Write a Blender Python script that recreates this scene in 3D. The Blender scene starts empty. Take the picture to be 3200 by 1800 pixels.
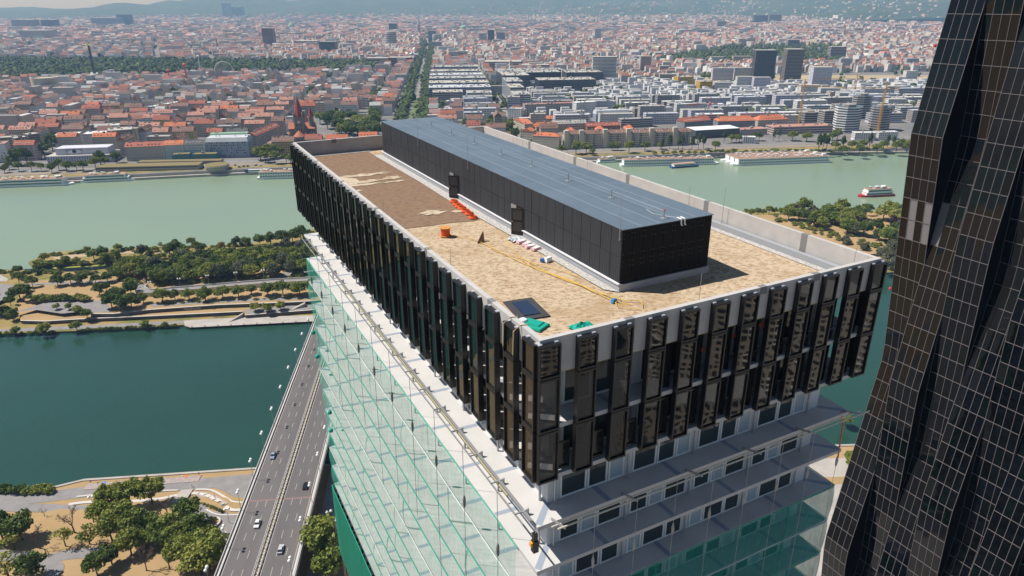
import bpy, math, random
import numpy as np
from mathutils import Matrix, Vector
random.seed(7); rng = np.random.default_rng(7)
SC = bpy.context.scene
COL = SC.collection
PI = math.pi
# ---------------------------------------------------------------- camera
# world frame: X along the river, Y across it (along the bridge), Z up, water level 0
CAM = np.array([-4.299, -29.837, 193.123]); FOC = 2171.04
def _axes(yaw, pitch, roll):
    cy, sy, cp, sp = math.cos(yaw), math.sin(yaw), math.cos(pitch), math.sin(pitch)
    fw = np.array([sy*cp, cy*cp, sp]); ri = np.array([cy, -sy, 0.0]); up = np.cross(ri, fw)
    c, s = math.cos(roll), math.sin(roll)
    return fw, c*ri + s*up, -s*ri + c*up
FW, RI, UP = _axes(math.radians(5.647), math.radians(-22.291), math.radians(-0.199))
cam_d = bpy.data.cameras.new('camera'); cam = bpy.data.objects.new('camera', cam_d); COL.objects.link(cam)
cam_d.sensor_width = 36; cam_d.lens = FOC/3200*36; cam_d.clip_start = 0.5; cam_d.clip_end = 60000
cam.matrix_world = Matrix(((RI[0], UP[0], -FW[0], CAM[0]), (RI[1], UP[1], -FW[1], CAM[1]), (RI[2], UP[2], -FW[2], CAM[2]), (0, 0, 0, 1)))
SC.camera = cam
# ---------------------------------------------------------------- sky, sun, exposure
SUN_AZ, SUN_EL = math.radians(-75.8), math.radians(56)      # azimuth from +Y towards +X
W = bpy.data.worlds.new('World'); SC.world = W; W.use_nodes = True
nt = W.node_tree; nt.nodes.clear()
wo = nt.nodes.new('ShaderNodeOutputWorld'); bg = nt.nodes.new('ShaderNodeBackground'); sk = nt.nodes.new('ShaderNodeTexSky')
sk.sky_type = 'NISHITA'; sk.sun_disc = False; sk.sun_elevation = SUN_EL; sk.sun_rotation = SUN_AZ
sk.altitude = 200; sk.air_density = 1.0; sk.dust_density = 0.3; sk.ozone_density = 2.5
bg.inputs['Strength'].default_value = 0.06
nt.links.new(sk.outputs[0], bg.inputs[0]); nt.links.new(bg.outputs[0], wo.inputs[0])
sd = bpy.data.lights.new('sun', 'SUN'); sd.energy = 5.0; sd.angle = math.radians(0.5); sd.color = (1.0, 0.97, 0.925)
sun = bpy.data.objects.new('sun', sd); COL.objects.link(sun)
sdir = Vector((math.sin(SUN_AZ)*math.cos(SUN_EL), math.cos(SUN_AZ)*math.cos(SUN_EL), math.sin(SUN_EL)))
sun.rotation_euler = sdir.to_track_quat('Z', 'Y').to_euler(); sun.location = (-300, 0, 500)
SC.view_settings.view_transform = 'Standard'; SC.view_settings.look = 'None'
SC.view_settings.exposure = 0.32; SC.view_settings.gamma = 1.0; SC.view_settings.use_curve_mapping = False
SC.render.engine = 'CYCLES'
SC.cycles.use_denoising = True; SC.cycles.max_bounces = 6; SC.cycles.transparent_max_bounces = 24
SC.cycles.volume_bounces = 0; SC.cycles.diffuse_bounces = 3; SC.cycles.glossy_bounces = 3
SC.cycles.caustics_reflective = False; SC.cycles.caustics_refractive = False
SC.cycles.sample_clamp_indirect = 4.0
# ---------------------------------------------------------------- pixel -> place (photograph is 3200 x 1800)
def ray(px, py):
    d = FW + RI*(px-1600)/FOC - UP*(py-900)/FOC
    return d/np.linalg.norm(d)
def G(px, py, z=0.0):
    d = ray(px, py); t = (z-CAM[2])/d[2]; q = CAM + d*t
    return float(q[0]), float(q[1])
def zat(px, py, X, Y):
    d = ray(px, py); t = math.hypot(X-CAM[0], Y-CAM[1])/math.hypot(d[0], d[1])
    return float(CAM[2] + d[2]*t)
def pj(P):
    d = np.array(P, float)-CAM; z = d @ FW
    return 1600+FOC*(d @ RI)/z, 900-FOC*(d @ UP)/z, z
# ---------------------------------------------------------------- materials
MATS = {}
def mat(name, col, rough=0.8, col2=None, scale=1.0, detail=4, spec=0.4, metal=0.0, bump=0.0, bscale=None, mixlo=0.35, mixhi=0.65, bdet=3, alpha=None, coord='pos', stretch=None, emit=None):
    if name in MATS: return MATS[name]
    m = bpy.data.materials.new(name); m.use_nodes = True
    n, l = m.node_tree.nodes, m.node_tree.links
    b = n['Principled BSDF']
    b.inputs['Base Color'].default_value = (*col, 1); b.inputs['Roughness'].default_value = rough
    b.inputs['Specular IOR Level'].default_value = spec; b.inputs['Metallic'].default_value = metal
    src = None
    if col2 is not None or bump:
        if coord == 'pos':
            g = n.new('ShaderNodeNewGeometry'); src = g.outputs['Position']
        else:
            g = n.new('ShaderNodeTexCoord'); src = g.outputs['Object']
        if stretch:
            mp = n.new('ShaderNodeMapping'); mp.inputs['Scale'].default_value = stretch; l.new(src, mp.inputs['Vector']); src = mp.outputs[0]
    if col2 is not None:
        t = n.new('ShaderNodeTexNoise'); t.inputs['Scale'].default_value = scale; t.inputs['Detail'].default_value = detail
        t.inputs['Roughness'].default_value = 0.6
        l.new(src, t.inputs['Vector'])
        r = n.new('ShaderNodeValToRGB'); r.color_ramp.elements[0].position = mixlo; r.color_ramp.elements[1].position = mixhi
        r.color_ramp.elements[0].color = (*col, 1); r.color_ramp.elements[1].color = (*col2, 1)
        l.new(t.outputs['Fac'], r.inputs[0]); l.new(r.outputs[0], b.inputs['Base Color'])
    if bump:
        t2 = n.new('ShaderNodeTexNoise'); t2.inputs['Scale'].default_value = bscale or scale*4; t2.inputs['Detail'].default_value = bdet
        l.new(src, t2.inputs['Vector'])
        bp = n.new('ShaderNodeBump'); bp.inputs['Strength'].default_value = bump; bp.inputs['Distance'].default_value = 0.2
        l.new(t2.outputs['Fac'], bp.inputs['Height']); l.new(bp.outputs[0], b.inputs['Normal'])
    if alpha is not None: b.inputs['Alpha'].default_value = alpha
    if emit: b.inputs['Emission Color'].default_value = (*emit[0], 1); b.inputs['Emission Strength'].default_value = emit[1]
    MATS[name] = m
    return m
def attr_mat(name, rough=0.85, attr='Col'):
    m = bpy.data.materials.new(name); m.use_nodes = True
    n, l = m.node_tree.nodes, m.node_tree.links
    a = n.new('ShaderNodeVertexColor'); a.layer_name = attr
    b = n['Principled BSDF']; b.inputs['Roughness'].default_value = rough; b.inputs['Specular IOR Level'].default_value = 0.25
    l.new(a.outputs[0], b.inputs['Base Color']); MATS[name] = m
    return m
# ---------------------------------------------------------------- mesh builder
class MB:
    def __init__(s): s.v = []; s.f = []; s.m = []
    def add(s, vs, fs, mi=0):
        o = len(s.v); s.v += [tuple(q) for q in vs]; s.f += [tuple(i+o for i in f) for f in fs]; s.m += [mi]*len(fs); return s
    def box(s, x0, y0, z0, x1, y1, z1, mi=0, top=True, bot=True):
        v = [(x0,y0,z0),(x1,y0,z0),(x1,y1,z0),(x0,y1,z0),(x0,y0,z1),(x1,y0,z1),(x1,y1,z1),(x0,y1,z1)]
        f = [(0,1,5,4),(1,2,6,5),(2,3,7,6),(3,0,4,7)]
        if top: f.append((4,5,6,7))
        if bot: f.append((3,2,1,0))
        return s.add(v, f, mi)
    def rbox(s, cx, cy, z0, z1, lx, ly, a, mi=0, top=True, bot=True, tx=1.0, ty=1.0):
        c, sn = math.cos(a), math.sin(a); v = []
        for z, kx, ky in ((z0,1,1),(z1,tx,ty)):
            for x, y in ((-1,-1),(1,-1),(1,1),(-1,1)):
                X, Y = x*lx/2*kx, y*ly/2*ky; v.append((cx+X*c-Y*sn, cy+X*sn+Y*c, z))
        f = [(0,1,5,4),(1,2,6,5),(2,3,7,6),(3,0,4,7)]
        if top: f.append((4,5,6,7))
        if bot: f.append((3,2,1,0))
        return s.add(v, f, mi)
    def bar(s, a, b, w, h=None, mi=0):
        a, b = Vector(a), Vector(b); h = h or w; d = (b-a).normalized()
        u = Vector((0,0,1)) if abs(d.z) < .95 else Vector((1,0,0))
        r = d.cross(u).normalized(); u = r.cross(d)
        v = [p + r*(i*w/2) + u*(j*h/2) for p in (a, b) for i, j in ((-1,-1),(1,-1),(1,1),(-1,1))]
        return s.add(v, [(0,1,5,4),(1,2,6,5),(2,3,7,6),(3,0,4,7),(4,5,6,7),(3,2,1,0)], mi)
    def tube(s, pts, r, n=6, mi=0, r1=None, cap=True):
        pts = [Vector(p) for p in pts]; k = len(pts); vs = []
        for i, p in enumerate(pts):
            d = (pts[min(i+1,k-1)]-pts[max(i-1,0)]).normalized()
            u = Vector((0,0,1)) if abs(d.z) < .95 else Vector((1,0,0))
            a = d.cross(u).normalized(); b = a.cross(d); rr = r if r1 is None else r+(r1-r)*i/max(1,k-1)
            vs += [p + a*(math.cos(2*PI*j/n)*rr) + b*(math.sin(2*PI*j/n)*rr) for j in range(n)]
        fs = [(i*n+j, i*n+(j+1) % n, (i+1)*n+(j+1) % n, (i+1)*n+j) for i in range(k-1) for j in range(n)]
        if cap: fs += [tuple(range(n))[::-1], tuple((k-1)*n+j for j in range(n))]
        return s.add(vs, fs, mi)
    def lathe(s, prof, n=12, c=(0,0), mi=0, z=0):
        vs = [(c[0]+r*math.cos(2*PI*j/n), c[1]+r*math.sin(2*PI*j/n), z+h) for r, h in prof for j in range(n)]
        k = len(prof)
        fs = [(i*n+j, i*n+(j+1) % n, (i+1)*n+(j+1) % n, (i+1)*n+j) for i in range(k-1) for j in range(n)]
        fs += [tuple(range(n))[::-1], tuple((k-1)*n+j for j in range(n))]
        return s.add(vs, fs, mi)
    def prism(s, poly, z0, z1, mi=0, top=True, bot=False, tmi=None):
        n = len(poly); ar = sum(poly[i][0]*poly[(i+1) % n][1]-poly[(i+1) % n][0]*poly[i][1] for i in range(n))
        if ar < 0: poly = poly[::-1]
        o = len(s.v); s.v += [(p[0],p[1],z0) for p in poly]+[(p[0],p[1],z1) for p in poly]
        for i in range(n): s.f.append((o+i, o+(i+1) % n, o+n+(i+1) % n, o+n+i)); s.m.append(mi)
        if top: s.f.append(tuple(o+n+i for i in range(n))); s.m.append(mi if tmi is None else tmi)
        if bot: s.f.append(tuple(o+i for i in range(n))[::-1]); s.m.append(mi)
        return s
    def poly(s, pts, mi=0): return s.add(pts, [tuple(range(len(pts)))], mi)
    def mesh(s, name, mats, smooth=False):
        me = bpy.data.meshes.new(name); me.from_pydata(s.v, [], s.f)
        for m in (mats if isinstance(mats, (list, tuple)) else [mats]): me.materials.append(m)
        if len(me.materials) > 1: me.polygons.foreach_set('material_index', s.m)
        if smooth: me.polygons.foreach_set('use_smooth', [True]*len(s.f))
        me.update(); return me
    def build(s, name, mats, parent=None, loc=None, smooth=False):
        o = bpy.data.objects.new(name, s.mesh(name, mats, smooth)); COL.objects.link(o)
        if parent is not None: o.parent = parent
        if loc is not None: o.location = loc
        return o
def tag(o, label=None, cat=None, group=None, kind=None):
    if label: o['label'] = label
    if cat: o['category'] = cat
    if group: o['group'] = group
    if kind: o['kind'] = kind
    return o
def thing(name, label, cat, loc=(0,0,0), rz=0, group=None):
    o = bpy.data.objects.new(name, None); COL.objects.link(o); o.empty_display_size = 0.5
    o.location = loc; o.rotation_euler = (0,0,rz); return tag(o, label, cat, group)
def inst(name, me, parent=None, loc=(0,0,0), rot=(0,0,0), sc=(1,1,1)):
    o = bpy.data.objects.new(name, me); COL.objects.link(o)
    if parent is not None: o.parent = parent
    o.location = loc; o.rotation_euler = rot; o.scale = sc; return o
def struct(o): o['kind'] = 'structure'; return o
def pxpoly(pts, z): return [(*G(x, y, z), z) for x, y in pts]
def sheet(name, pts, z, m, parent=None):
    o = MB().poly([(*G(x, y, z), z) for x, y in pts][::1]).build(name, m, parent)
    if o.data.polygons[0].normal.z < 0: o.data.flip_normals()
    return o
def curve_band(pts, w0, w1, z, mb=None, mi=0, closed=False):
    """flat band along a world polyline between offsets w0 and w1 (to the left of the direction)"""
    mb = mb or MB(); P = [Vector((p[0], p[1])) for p in pts]; n = len(P); L, R = [], []
    for i, p in enumerate(P):
        d = (P[min(i+1, n-1)]-P[max(i-1, 0)]).normalized(); nn = Vector((-d.y, d.x))
        L.append(p+nn*w1); R.append(p+nn*w0)
    for i in range(n-1):
        mb.add([(*R[i], z), (*R[i+1], z), (*L[i+1], z), (*L[i], z)], [(0,1,2,3)], mi)
    return mb
def smooth_path(pts, k=6):
    P = [np.array(p, float) for p in pts]; out = []
    for i in range(len(P)-1):
        p0, p1, p2, p3 = P[max(i-1,0)], P[i], P[i+1], P[min(i+2, len(P)-1)]
        for j in range(k):
            t = j/k; out.append(tuple(.5*((2*p1)+(-p0+p2)*t+(2*p0-5*p1+4*p2-p3)*t*t+(-p0+3*p1-3*p2+p3)*t**3)))
    out.append(tuple(P[-1])); return out
# ---------------------------------------------------------------- shared materials
M_conc = mat('concrete_light', (.50,.48,.45), .85, (.40,.39,.375), .6, 6)
M_slab = mat('slab_coating', (.53,.515,.495), .8, (.48,.47,.455), .5, 5)
M_black = mat('black_metal', (.012,.012,.013), .35, spec=.5)
M_glassd = mat('dark_glass', (.012,.014,.015), .03, spec=.6)
M_steel = mat('galvanised_steel', (.42,.43,.44), .45, metal=.6)
M_white = mat('white_paint', (.78,.78,.77), .6)
M_win = mat('window_glass', (.035,.045,.055), .12, spec=.6)
M_asph = mat('asphalt', (.115,.108,.108), .9, (.085,.08,.08), .35, 6)
M_path = mat('path_asphalt', (.25,.235,.23), .9, (.20,.19,.185), .25, 6)
M_trunk = mat('bark', (.10,.075,.055), .95)
# ================================================================ SETTING
IC = lambda x, y: (x*.4279, 580+y*.4279)      # island close-up coordinates
BC = lambda x, y: (x*.4279, 1180+y*.4279)     # near bank close-up coordinates
M_grass = mat('dry_grass', (.40,.262,.142), .95, (.31,.225,.105), .06, 8, spec=.1, mixlo=.3, mixhi=.72, bump=.4, bscale=1.5)
M_grass2 = mat('dry_grass_green', (.33,.23,.10), .95, (.16,.16,.05), .05, 8, spec=.1, mixlo=.4, mixhi=.62, bump=.4, bscale=1.5)
M_citygr = mat('city_ground', (.21,.20,.19), .95, (.14,.135,.13), .02, 5)
M_bed = mat('earth', (.14,.12,.09), .95)
M_quay = mat('quay_paving', (.42,.385,.35), .9, (.34,.31,.285), .15, 6)
M_wall = mat('retaining_wall', (.16,.14,.13), .9, (.09,.08,.075), .25, 6)
M_wallcap = mat('wall_coping', (.52,.49,.46), .85)
M_wood = mat('grey_timber', (.40,.33,.30), .85, (.30,.25,.23), .8, 5)
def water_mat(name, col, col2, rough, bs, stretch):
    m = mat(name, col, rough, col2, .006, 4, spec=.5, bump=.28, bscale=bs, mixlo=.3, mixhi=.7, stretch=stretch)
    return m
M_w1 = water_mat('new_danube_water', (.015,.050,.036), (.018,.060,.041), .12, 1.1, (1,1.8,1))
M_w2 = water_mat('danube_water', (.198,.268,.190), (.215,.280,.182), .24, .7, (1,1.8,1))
# ground sheet to the horizon (river bed level), city plain, waters
struct(MB().poly([(-40000,-9000,-4),(40000,-9000,-4),(40000,45000,-4),(-40000,45000,-4)]).build('ground', M_bed))
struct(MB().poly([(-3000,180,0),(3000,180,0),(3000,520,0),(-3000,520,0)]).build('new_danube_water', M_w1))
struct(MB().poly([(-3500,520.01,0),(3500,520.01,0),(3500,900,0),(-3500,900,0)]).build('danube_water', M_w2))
# near bank -------------------------------------------------------------
nb = MB()
sh = [(-1500,236),(-205,234.5),(-178,232),(-166,236.4),(-92,237),(60,233),(172,226.5),(400,215),(1500,200)]
prof = [(0,-4),(0,1.2),(-17,1.25),(-26,3.4),(-60,4.0),(-1200,4.4)]
for i in range(len(sh)-1):
    for j in range(len(prof)-1):
        a, b = sh[i], sh[i+1]; (d0,z0), (d1,z1) = prof[j], prof[j+1]
        nb.add([(a[0],a[1]+d0,z0),(a[0],a[1]+d1,z1),(b[0],b[1]+d1,z1),(b[0],b[1]+d0,z0)], [(0,1,2,3)], 1 if j == 0 else 0)
near_bank = struct(nb.build('near_bank', [M_grass, M_quay]))
def near_z(y): return 1.27 if y > 219 else (1.27+(219-y)/9*2.15 if y > 210 else 3.5+min(.5,(210-y)/34*.6))
def drape(name, pts, m, dz=.04, z=3.6, kind=True, sub=3):
    """pixel polygon laid on the near bank; returns a flat-ish sheet following the bank profile"""
    P = []
    for x, y in pts:
        zz = z
        for _ in range(4): q = G(x, y, zz); zz = near_z(q[1])+dz
        P.append((*q, zz))
    o = MB().poly(P).build(name, m)
    bm_fix(o); return struct(o) if kind else o
def bm_fix(o):
    import bmesh
    bm = bmesh.new(); bm.from_mesh(o.data); bmesh.ops.triangulate(bm, faces=bm.faces[:]); bmesh.ops.recalc_face_normals(bm, faces=bm.faces[:])
    if sum(f.normal.z for f in bm.faces) < 0: bmesh.ops.reverse_faces(bm, faces=bm.faces[:])
    bm.to_mesh(o.data); bm.free()
def band(name, pts, w, m, z=3.6, dz=.05):
    c = []
    for x, y in pts:
        zz = z
        for _ in range(4): q = G(*BC(x, y), zz); zz = near_z(q[1])+dz
        c.append((*q, zz))
    c = smooth_path(c); mb = MB(); n = len(c); L, R = [], []
    for i in range(n):
        d = Vector(c[min(i+1,n-1)])-Vector(c[max(i-1,0)]); d.z = 0; d.normalize(); nn = Vector((-d.y, d.x, 0))
        p = Vector(c[i]); L.append(p+nn*w/2); R.append(p-nn*w/2)
    for i in range(n-1): mb.add([R[i], R[i+1], L[i+1], L[i]], [(0,1,2,3)])
    return struct(mb.build(name, m))
band('promenade', [(-900,950),(-200,900),(0,882),(300,872),(620,835),(900,815),(1400,780),(1900,735)], 7.5, M_path)
drape('promenade_plaza', [BC(*p) for p in [(1290,775),(1880,700),(1860,730),(1790,890),(1720,880),(1640,830),(1560,800),(1440,790)]], M_path, .07)
band('upper_path', [(-300,930),(0,945),(300,950),(500,960),(700,965)], 5, M_path, dz=.12)
band('park_path', [(-200,1280),(150,1310),(330,1330),(500,1290),(750,1275)], 5.5, M_path)
band('park_path', [(330,1330),(400,1400),(340,1480)], 6, M_path, dz=.06)
band('park_path', [(1330,920),(1420,950),(1480,1010),(1520,1060),(1580,1110),(1640,1160)], 7, M_path)
drape('park_plaza', [BC(*p) for p in [(1450,1000),(1560,975),(1760,1000),(1690,1230),(1600,1260),(1530,1180),(1500,1080)]], M_path, .08)
# curved promenade ramps with white kerbs
for pts, w in (([(560,868),(800,845),(1100,828),(1300,820)], .8), ([(1430,815),(1540,820),(1640,870),(1700,905),(1800,912)], 1.0),
               ([(500,925),(640,908),(900,905),(1150,885),(1280,860),(1380,845),(1480,850),(1600,900),(1680,960),(1760,965)], 1.6),
               ([(1350,905),(1440,915),(1520,970),(1600,1000),(1740,1000)], .7)):
    band('ramp_kerb', pts, w, M_wallcap, dz=.25)
band('boardwalk', [(1440,850),(1500,858),(1570,885),(1640,930)], 3.0, M_wood, dz=.2)
drape('stair_flight', [BC(*p) for p in [(1325,820),(1412,812),(1345,912),(1245,915)]], M_quay, .3)
# wooden sun deck: planks
dk = thing('sun_deck', 'grey timber sun deck along the water beside the promenade', 'deck', (0,0,0))
a0, a1 = np.array(G(*BC(640,775),1.4)), np.array(G(*BC(1470,715),1.4)); wd = np.array([0.04,-4.2])
npl = 90
for k in range(npl):
    p = a0+(a1-a0)*(k+.04)/npl; q = a0+(a1-a0)*(k+.95)/npl
    MB().prism([tuple(p), tuple(q), tuple(q+wd), tuple(p+wd)], 1.22, 1.48+.03*random.random()).build('plank', M_wood, dk)
# kerb wall of the bank
bw = MB()
for i in range(len(sh)-1):
    a, b = sh[i], sh[i+1]
    if a[0] < -1000 or b[0] > 1000: continue
    bw.add([(a[0],a[1]-1.0,1.6),(b[0],b[1]-1.0,1.6),(b[0],b[1]+.3,1.6),(a[0],a[1]+.3,1.6),(a[0],a[1]-1.0,1.0),(b[0],b[1]-1.0,1.0),(b[0],b[1]+.3,-2),(a[0],a[1]+.3,-2)], [(0,1,2,3),(3,2,6,7),(4,5,1,0)])
struct(bw.build('bank_kerb', M_quay))
# planter ring
pr = thing('round_planter', 'low round stone planter ring with a sapling beside the bridge', 'planter', (*G(*BC(1550,1062),4.0), 3.9))
MB().lathe([(3.2,0),(3.2,.75),(2.6,.75),(2.6,.1)], 24).build('stone_ring', M_wallcap, pr)
MB().lathe([(2.6,.1),(2.58,.5)], 24).build('soil', M_grass, pr)
# plaza and roads around the towers ------------------------------------
struct(MB().poly([(-56,150,4.12),(-20,150,4.12),(-20,-400,4.7),(-56,-400,4.7)][::-1]).build('side_road', M_asph))
struct(MB().poly([(-19.5,202,4.05),(160,196,4.05),(160,-300,4.75),(-19.5,-300,4.75)][::-1]).build('plaza_paving', M_quay))
struct(MB().poly([(150,216,2.9),(330,205,2.9),(330,150,4.4),(150,150,4.4)][::-1]).build('bank_plaza_paving', M_quay))
struct(MB().poly([(-3000,-300,4.95),(3000,-300,4.95),(3000,-1100,5.0),(-3000,-1100,5.0)][::-1]).build('district_ground', M_citygr))
struct(MB().poly([(331,150,4.45),(1400,150,4.45),(1400,-299,4.9),(161,-299,4.9),(161,149,4.45)][::-1]).build('district_ground', M_citygr))
struct(MB().poly([(-1500,120,4.35),(-88,120,4.35),(-88,-500,4.8),(-1500,-500,4.8)][::-1]).build('district_ground', M_citygr))
# island ----------------------------------------------------------------
def isl(pts, z): return [G(*IC(*p), z) for p in pts]
south = isl([(-900,1130),(-400,1110),(0,1095),(400,1080),(900,1062),(1340,1030),(1380,1042),(2290,995)], 0)
north = isl([(2250,330),(1870,425),(1500,450),(1150,455),(900,470),(450,490),(330,505),(210,570),(240,605),(480,592),(830,570),(1000,555),(1160,540),(1210,565),(1100,600),(850,612),(600,640),(230,640),(190,625),(100,620),(0,640),(-400,660),(-1200,700)], 0)
island_poly = south+[(100,404),(331,436),(460,448),(900,470),(1600,480),(1600,585),(900,590),(452,596),(292,609),(-50,612)]+north
struct(MB().prism(island_poly, -3, 1.3, 1, tmi=0).build('island_ground', [M_grass2, M_bed]))
low = isl([(150,985),(330,990),(570,975),(1100,952),(1780,918)], 3.6)+isl([(1790,945),(2310,905)], 3.6)
low += [(60,412),(300,447),(460,462),(900,480),(1500,490),(1500,570),(900,575),(452,580),(292,590),(-50,592)]
low += isl([(2200,430),(1870,470),(1600,480),(1400,520),(1300,560),(1150,605),(850,640),(400,680),(180,700),(120,850)], 3.6)
struct(MB().prism(low, .9, 3.6, 1, tmi=0).build('island_terrace', [M_grass, M_wall]))
upp = isl([(660,935),(830,935),(1100,905),(1600,870),(2140,850),(2310,840)], 6)
upp += [(60,425),(300,462),(460,475),(900,495),(1400,500),(1400,555),(900,560),(452,565),(292,575),(-50,577)]
upp += isl([(2250,500),(1870,520),(1500,560),(1300,600),(1100,640),(900,660),(400,700),(200,760),(180,840),(640,840)], 6)
struct(MB().prism(upp, 3.2, 6.0, 1, tmi=0).build('island_terrace', [M_grass, M_wall]))
# coping lines of the retaining walls
for z, pts in ((3.6, [(150,985),(330,990),(570,975),(1100,952),(1780,918)]), (6.0, [(660,935),(830,935),(1100,905),(1600,870),(2140,850),(2310,840)]), (3.6, [(1790,945),(2310,905)])):
    P = isl(pts, z); struct(curve_band(P, -.5, .55, z+.12).build('wall_coping', M_wallcap))
def isheet(name, pts, z, m): return struct_fix(sheet(name, [IC(*p) for p in pts], z, m))
def struct_fix(o): bm_fix(o); return struct(o)
isheet('island_quay', [(1350,1024),(1390,1036),(2310,990),(2310,945),(1700,965),(1340,985)], 1.42, M_quay)
isheet('island_promenade', [(-300,1075),(0,1070),(620,1045),(1340,1010),(1340,985),(900,1008),(400,1030),(0,1048),(-300,1060)], 1.40, M_path)
isheet('island_plaza', [(90,930),(320,858),(500,845),(780,838),(815,925),(660,925),(640,915),(450,935),(250,905)], 6.06, M_path)
isheet('island_path', [(-300,700),(-50,715),(110,725),(90,770),(30,830),(-60,870),(-400,900)], 3.68, M_path)
isheet('island_path', [(110,722),(400,705),(880,690),(880,702),(400,720),(110,738)], 6.06, M_path)
isheet('island_path', [(1850,690),(2060,640),(2240,600),(2330,610),(2300,640),(2080,668),(1900,705)], 6.07, M_path)
isheet('island_path', [(1100,860),(1500,838),(2290,805),(2310,825),(1600,855),(1100,885)], 6.08, M_path)
isheet('island_path', [(1790,905),(2310,860),(2310,900),(1800,940)], 3.7, M_path)
isheet('island_path', [(-300,640),(0,650),(60,680),(50,700),(-300,690)], 1.4, M_quay)
sandy = mat('sandy_soil', (.44,.33,.23), .95, (.36,.28,.17), .08, 6)
isheet('sandy_path', [(380,525),(500,505),(640,500),(900,480),(1180,480),(1400,470),(1560,460),(1560,470),(1180,495),(900,496),(640,515),(420,545)], 1.4, sandy)
M_algae = mat('algae', (.30,.27,.03), .9, (.16,.20,.04), .12, 6)
isheet('algae_fringe', [(370,600),(560,580),(820,568),(850,575),(700,590),(560,597),(400,608)], .05, M_algae)
isheet('algae_fringe', [(1210,560),(1330,530),(1500,515),(1540,530),(1400,555),(1280,580),(1200,575)], 1.38, M_algae)
isheet('inlet_water', [(235,607),(480,594),(830,572),(1000,557),(1155,543),(1205,566),(1100,599),(850,611),(600,638),(230,638),(150,622)], .03, mat('inlet_water', (.012,.020,.024), .08, spec=.5))
# raised ramp road on the island
rp = smooth_path([G(*IC(*p), 8.2) for p in [(2700,655),(2290,684),(1900,708),(1500,742),(1250,762),(1120,775),(1050,768),(1020,745),(1050,722)]], 5)
rr = thing('ramp_road', 'curved raised asphalt ramp road with pale parapets among island trees', 'ramp', (0,0,0))
curve_band(rp, -3.3, 3.3, 8.2).build('roadway', M_path, rr)
for a, b in ((-3.6,-3.2),(3.2,3.6)):
    mb = MB(); P = [Vector(p) for p in rp]; n = len(P); q = []
    for i in range(n):
        d = (P[min(i+1,n-1)]-P[max(i-1,0)]).normalized(); nn = Vector((-d.y, d.x)); q.append((P[i]+nn*a, P[i]+nn*b))
    for i in range(n-1):
        (a0_, b0_), (a1_, b1_) = q[i], q[i+1]
        v = [(*a0_,5.8),(*a1_,5.8),(*b1_,5.8),(*b0_,5.8),(*a0_,9.1),(*a1_,9.1),(*b1_,9.1),(*b0_,9.1)]
        mb.add(v, [(0,1,5,4),(3,2,6,7),(4,5,6,7)])
    mb.build('parapet', M_wallcap, rr)
# stairs in the retaining walls
for pts, za, zb in (([(1680,985),(1780,925)], 1.4, 3.6), ([(2140,895),(2230,850)], 3.6, 6.0)):
    st_ = thing('stairs', 'concrete stair flight in the '+('lower' if za < 2 else 'upper')+' island retaining wall', 'stairs')
    A, B = np.array(G(*IC(*pts[0]), za)), np.array(G(*IC(*pts[1]), zb)); dd = B-A
    for k in range(10):
        p = A+dd*k/10; q = A+dd*(k+1)/10
        MB().prism([tuple(p), tuple(q), (q[0],q[1]-3), (p[0],p[1]-3)], za-.3, za+(zb-za)*(k+1)/10).build('step', M_quay, st_)
# graffiti lettering on the island walls (flat paint)
def graffiti(text, px, py, z, size, colr, label, ext=0.0):
    cu = bpy.data.curves.new('graffiti', 'FONT'); cu.body = text; cu.size = size; cu.extrude = .01; cu.offset = .06
    o = bpy.data.objects.new('graffiti', cu); COL.objects.link(o)
    dg = bpy.context.evaluated_depsgraph_get(); me = bpy.data.meshes.new_from_object(o.evaluated_get(dg)); bpy.data.objects.remove(o)
    o = bpy.data.objects.new('graffiti', me); COL.objects.link(o); me.materials.clear(); me.materials.append(colr)
    x, y = G(px, py, z); o.location = (x, y-.4, z); o.rotation_euler = (PI/2, 0, math.radians(4)); return tag(o, label, 'graffiti')
graffiti('FREESAM', *IC(1350,912), 3.75, 2.6, mat('graffiti_pale', (.42,.38,.38), .9), 'pale block letter graffiti on the upper island retaining wall')
graffiti('DIS UK', *IC(1560,958), 1.6, 1.9, mat('graffiti_blue', (.10,.10,.22), .9), 'dark blue graffiti tag on the lower island retaining wall')
# far bank --------------------------------------------------------------
fb = [(-3000,700),(-900,774),(-506,815),(-422,821),(-291,838),(-190,846),(0,852),(200,862),(390,872),(530,877),(640,872),(1200,860),(3000,830)]
city_poly = fb+[(40000,830),(40000,42000),(-40000,42000),(-40000,700)]
struct(MB().prism(city_poly, -3.5, 5.9, 1, tmi=0).build('city_plain', [M_citygr, M_quay]))
q = MB()
for i in range(len(fb)-1):
    a, b = fb[i], fb[i+1]
    q.add([(a[0],a[1]-5,2.6),(b[0],b[1]-5,2.6),(b[0],b[1]+.5,2.6),(a[0],a[1]+.5,2.6),(a[0],a[1]-5,-2),(b[0],b[1]-5,-2)], [(0,1,2,3),(4,5,1,0)])
struct(q.build('river_quay', M_quay))
def fbl(off, z, w, name, m, s0=-1500, s1=1500):
    P = [(x, y+off) for x, y in fb if s0 <= x <= s1]; return struct(curve_band(P, -w/2, w/2, z).build(name, m))
fbl(14, 5.98, 14, 'bank_verge', M_grass2); fbl(31, 5.99, 12, 'rail_bed', mat('ballast', (.30,.24,.18), .95, (.24,.2,.15), .2)); fbl(46, 6.0, 12, 'embankment_road', M_path)
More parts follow.
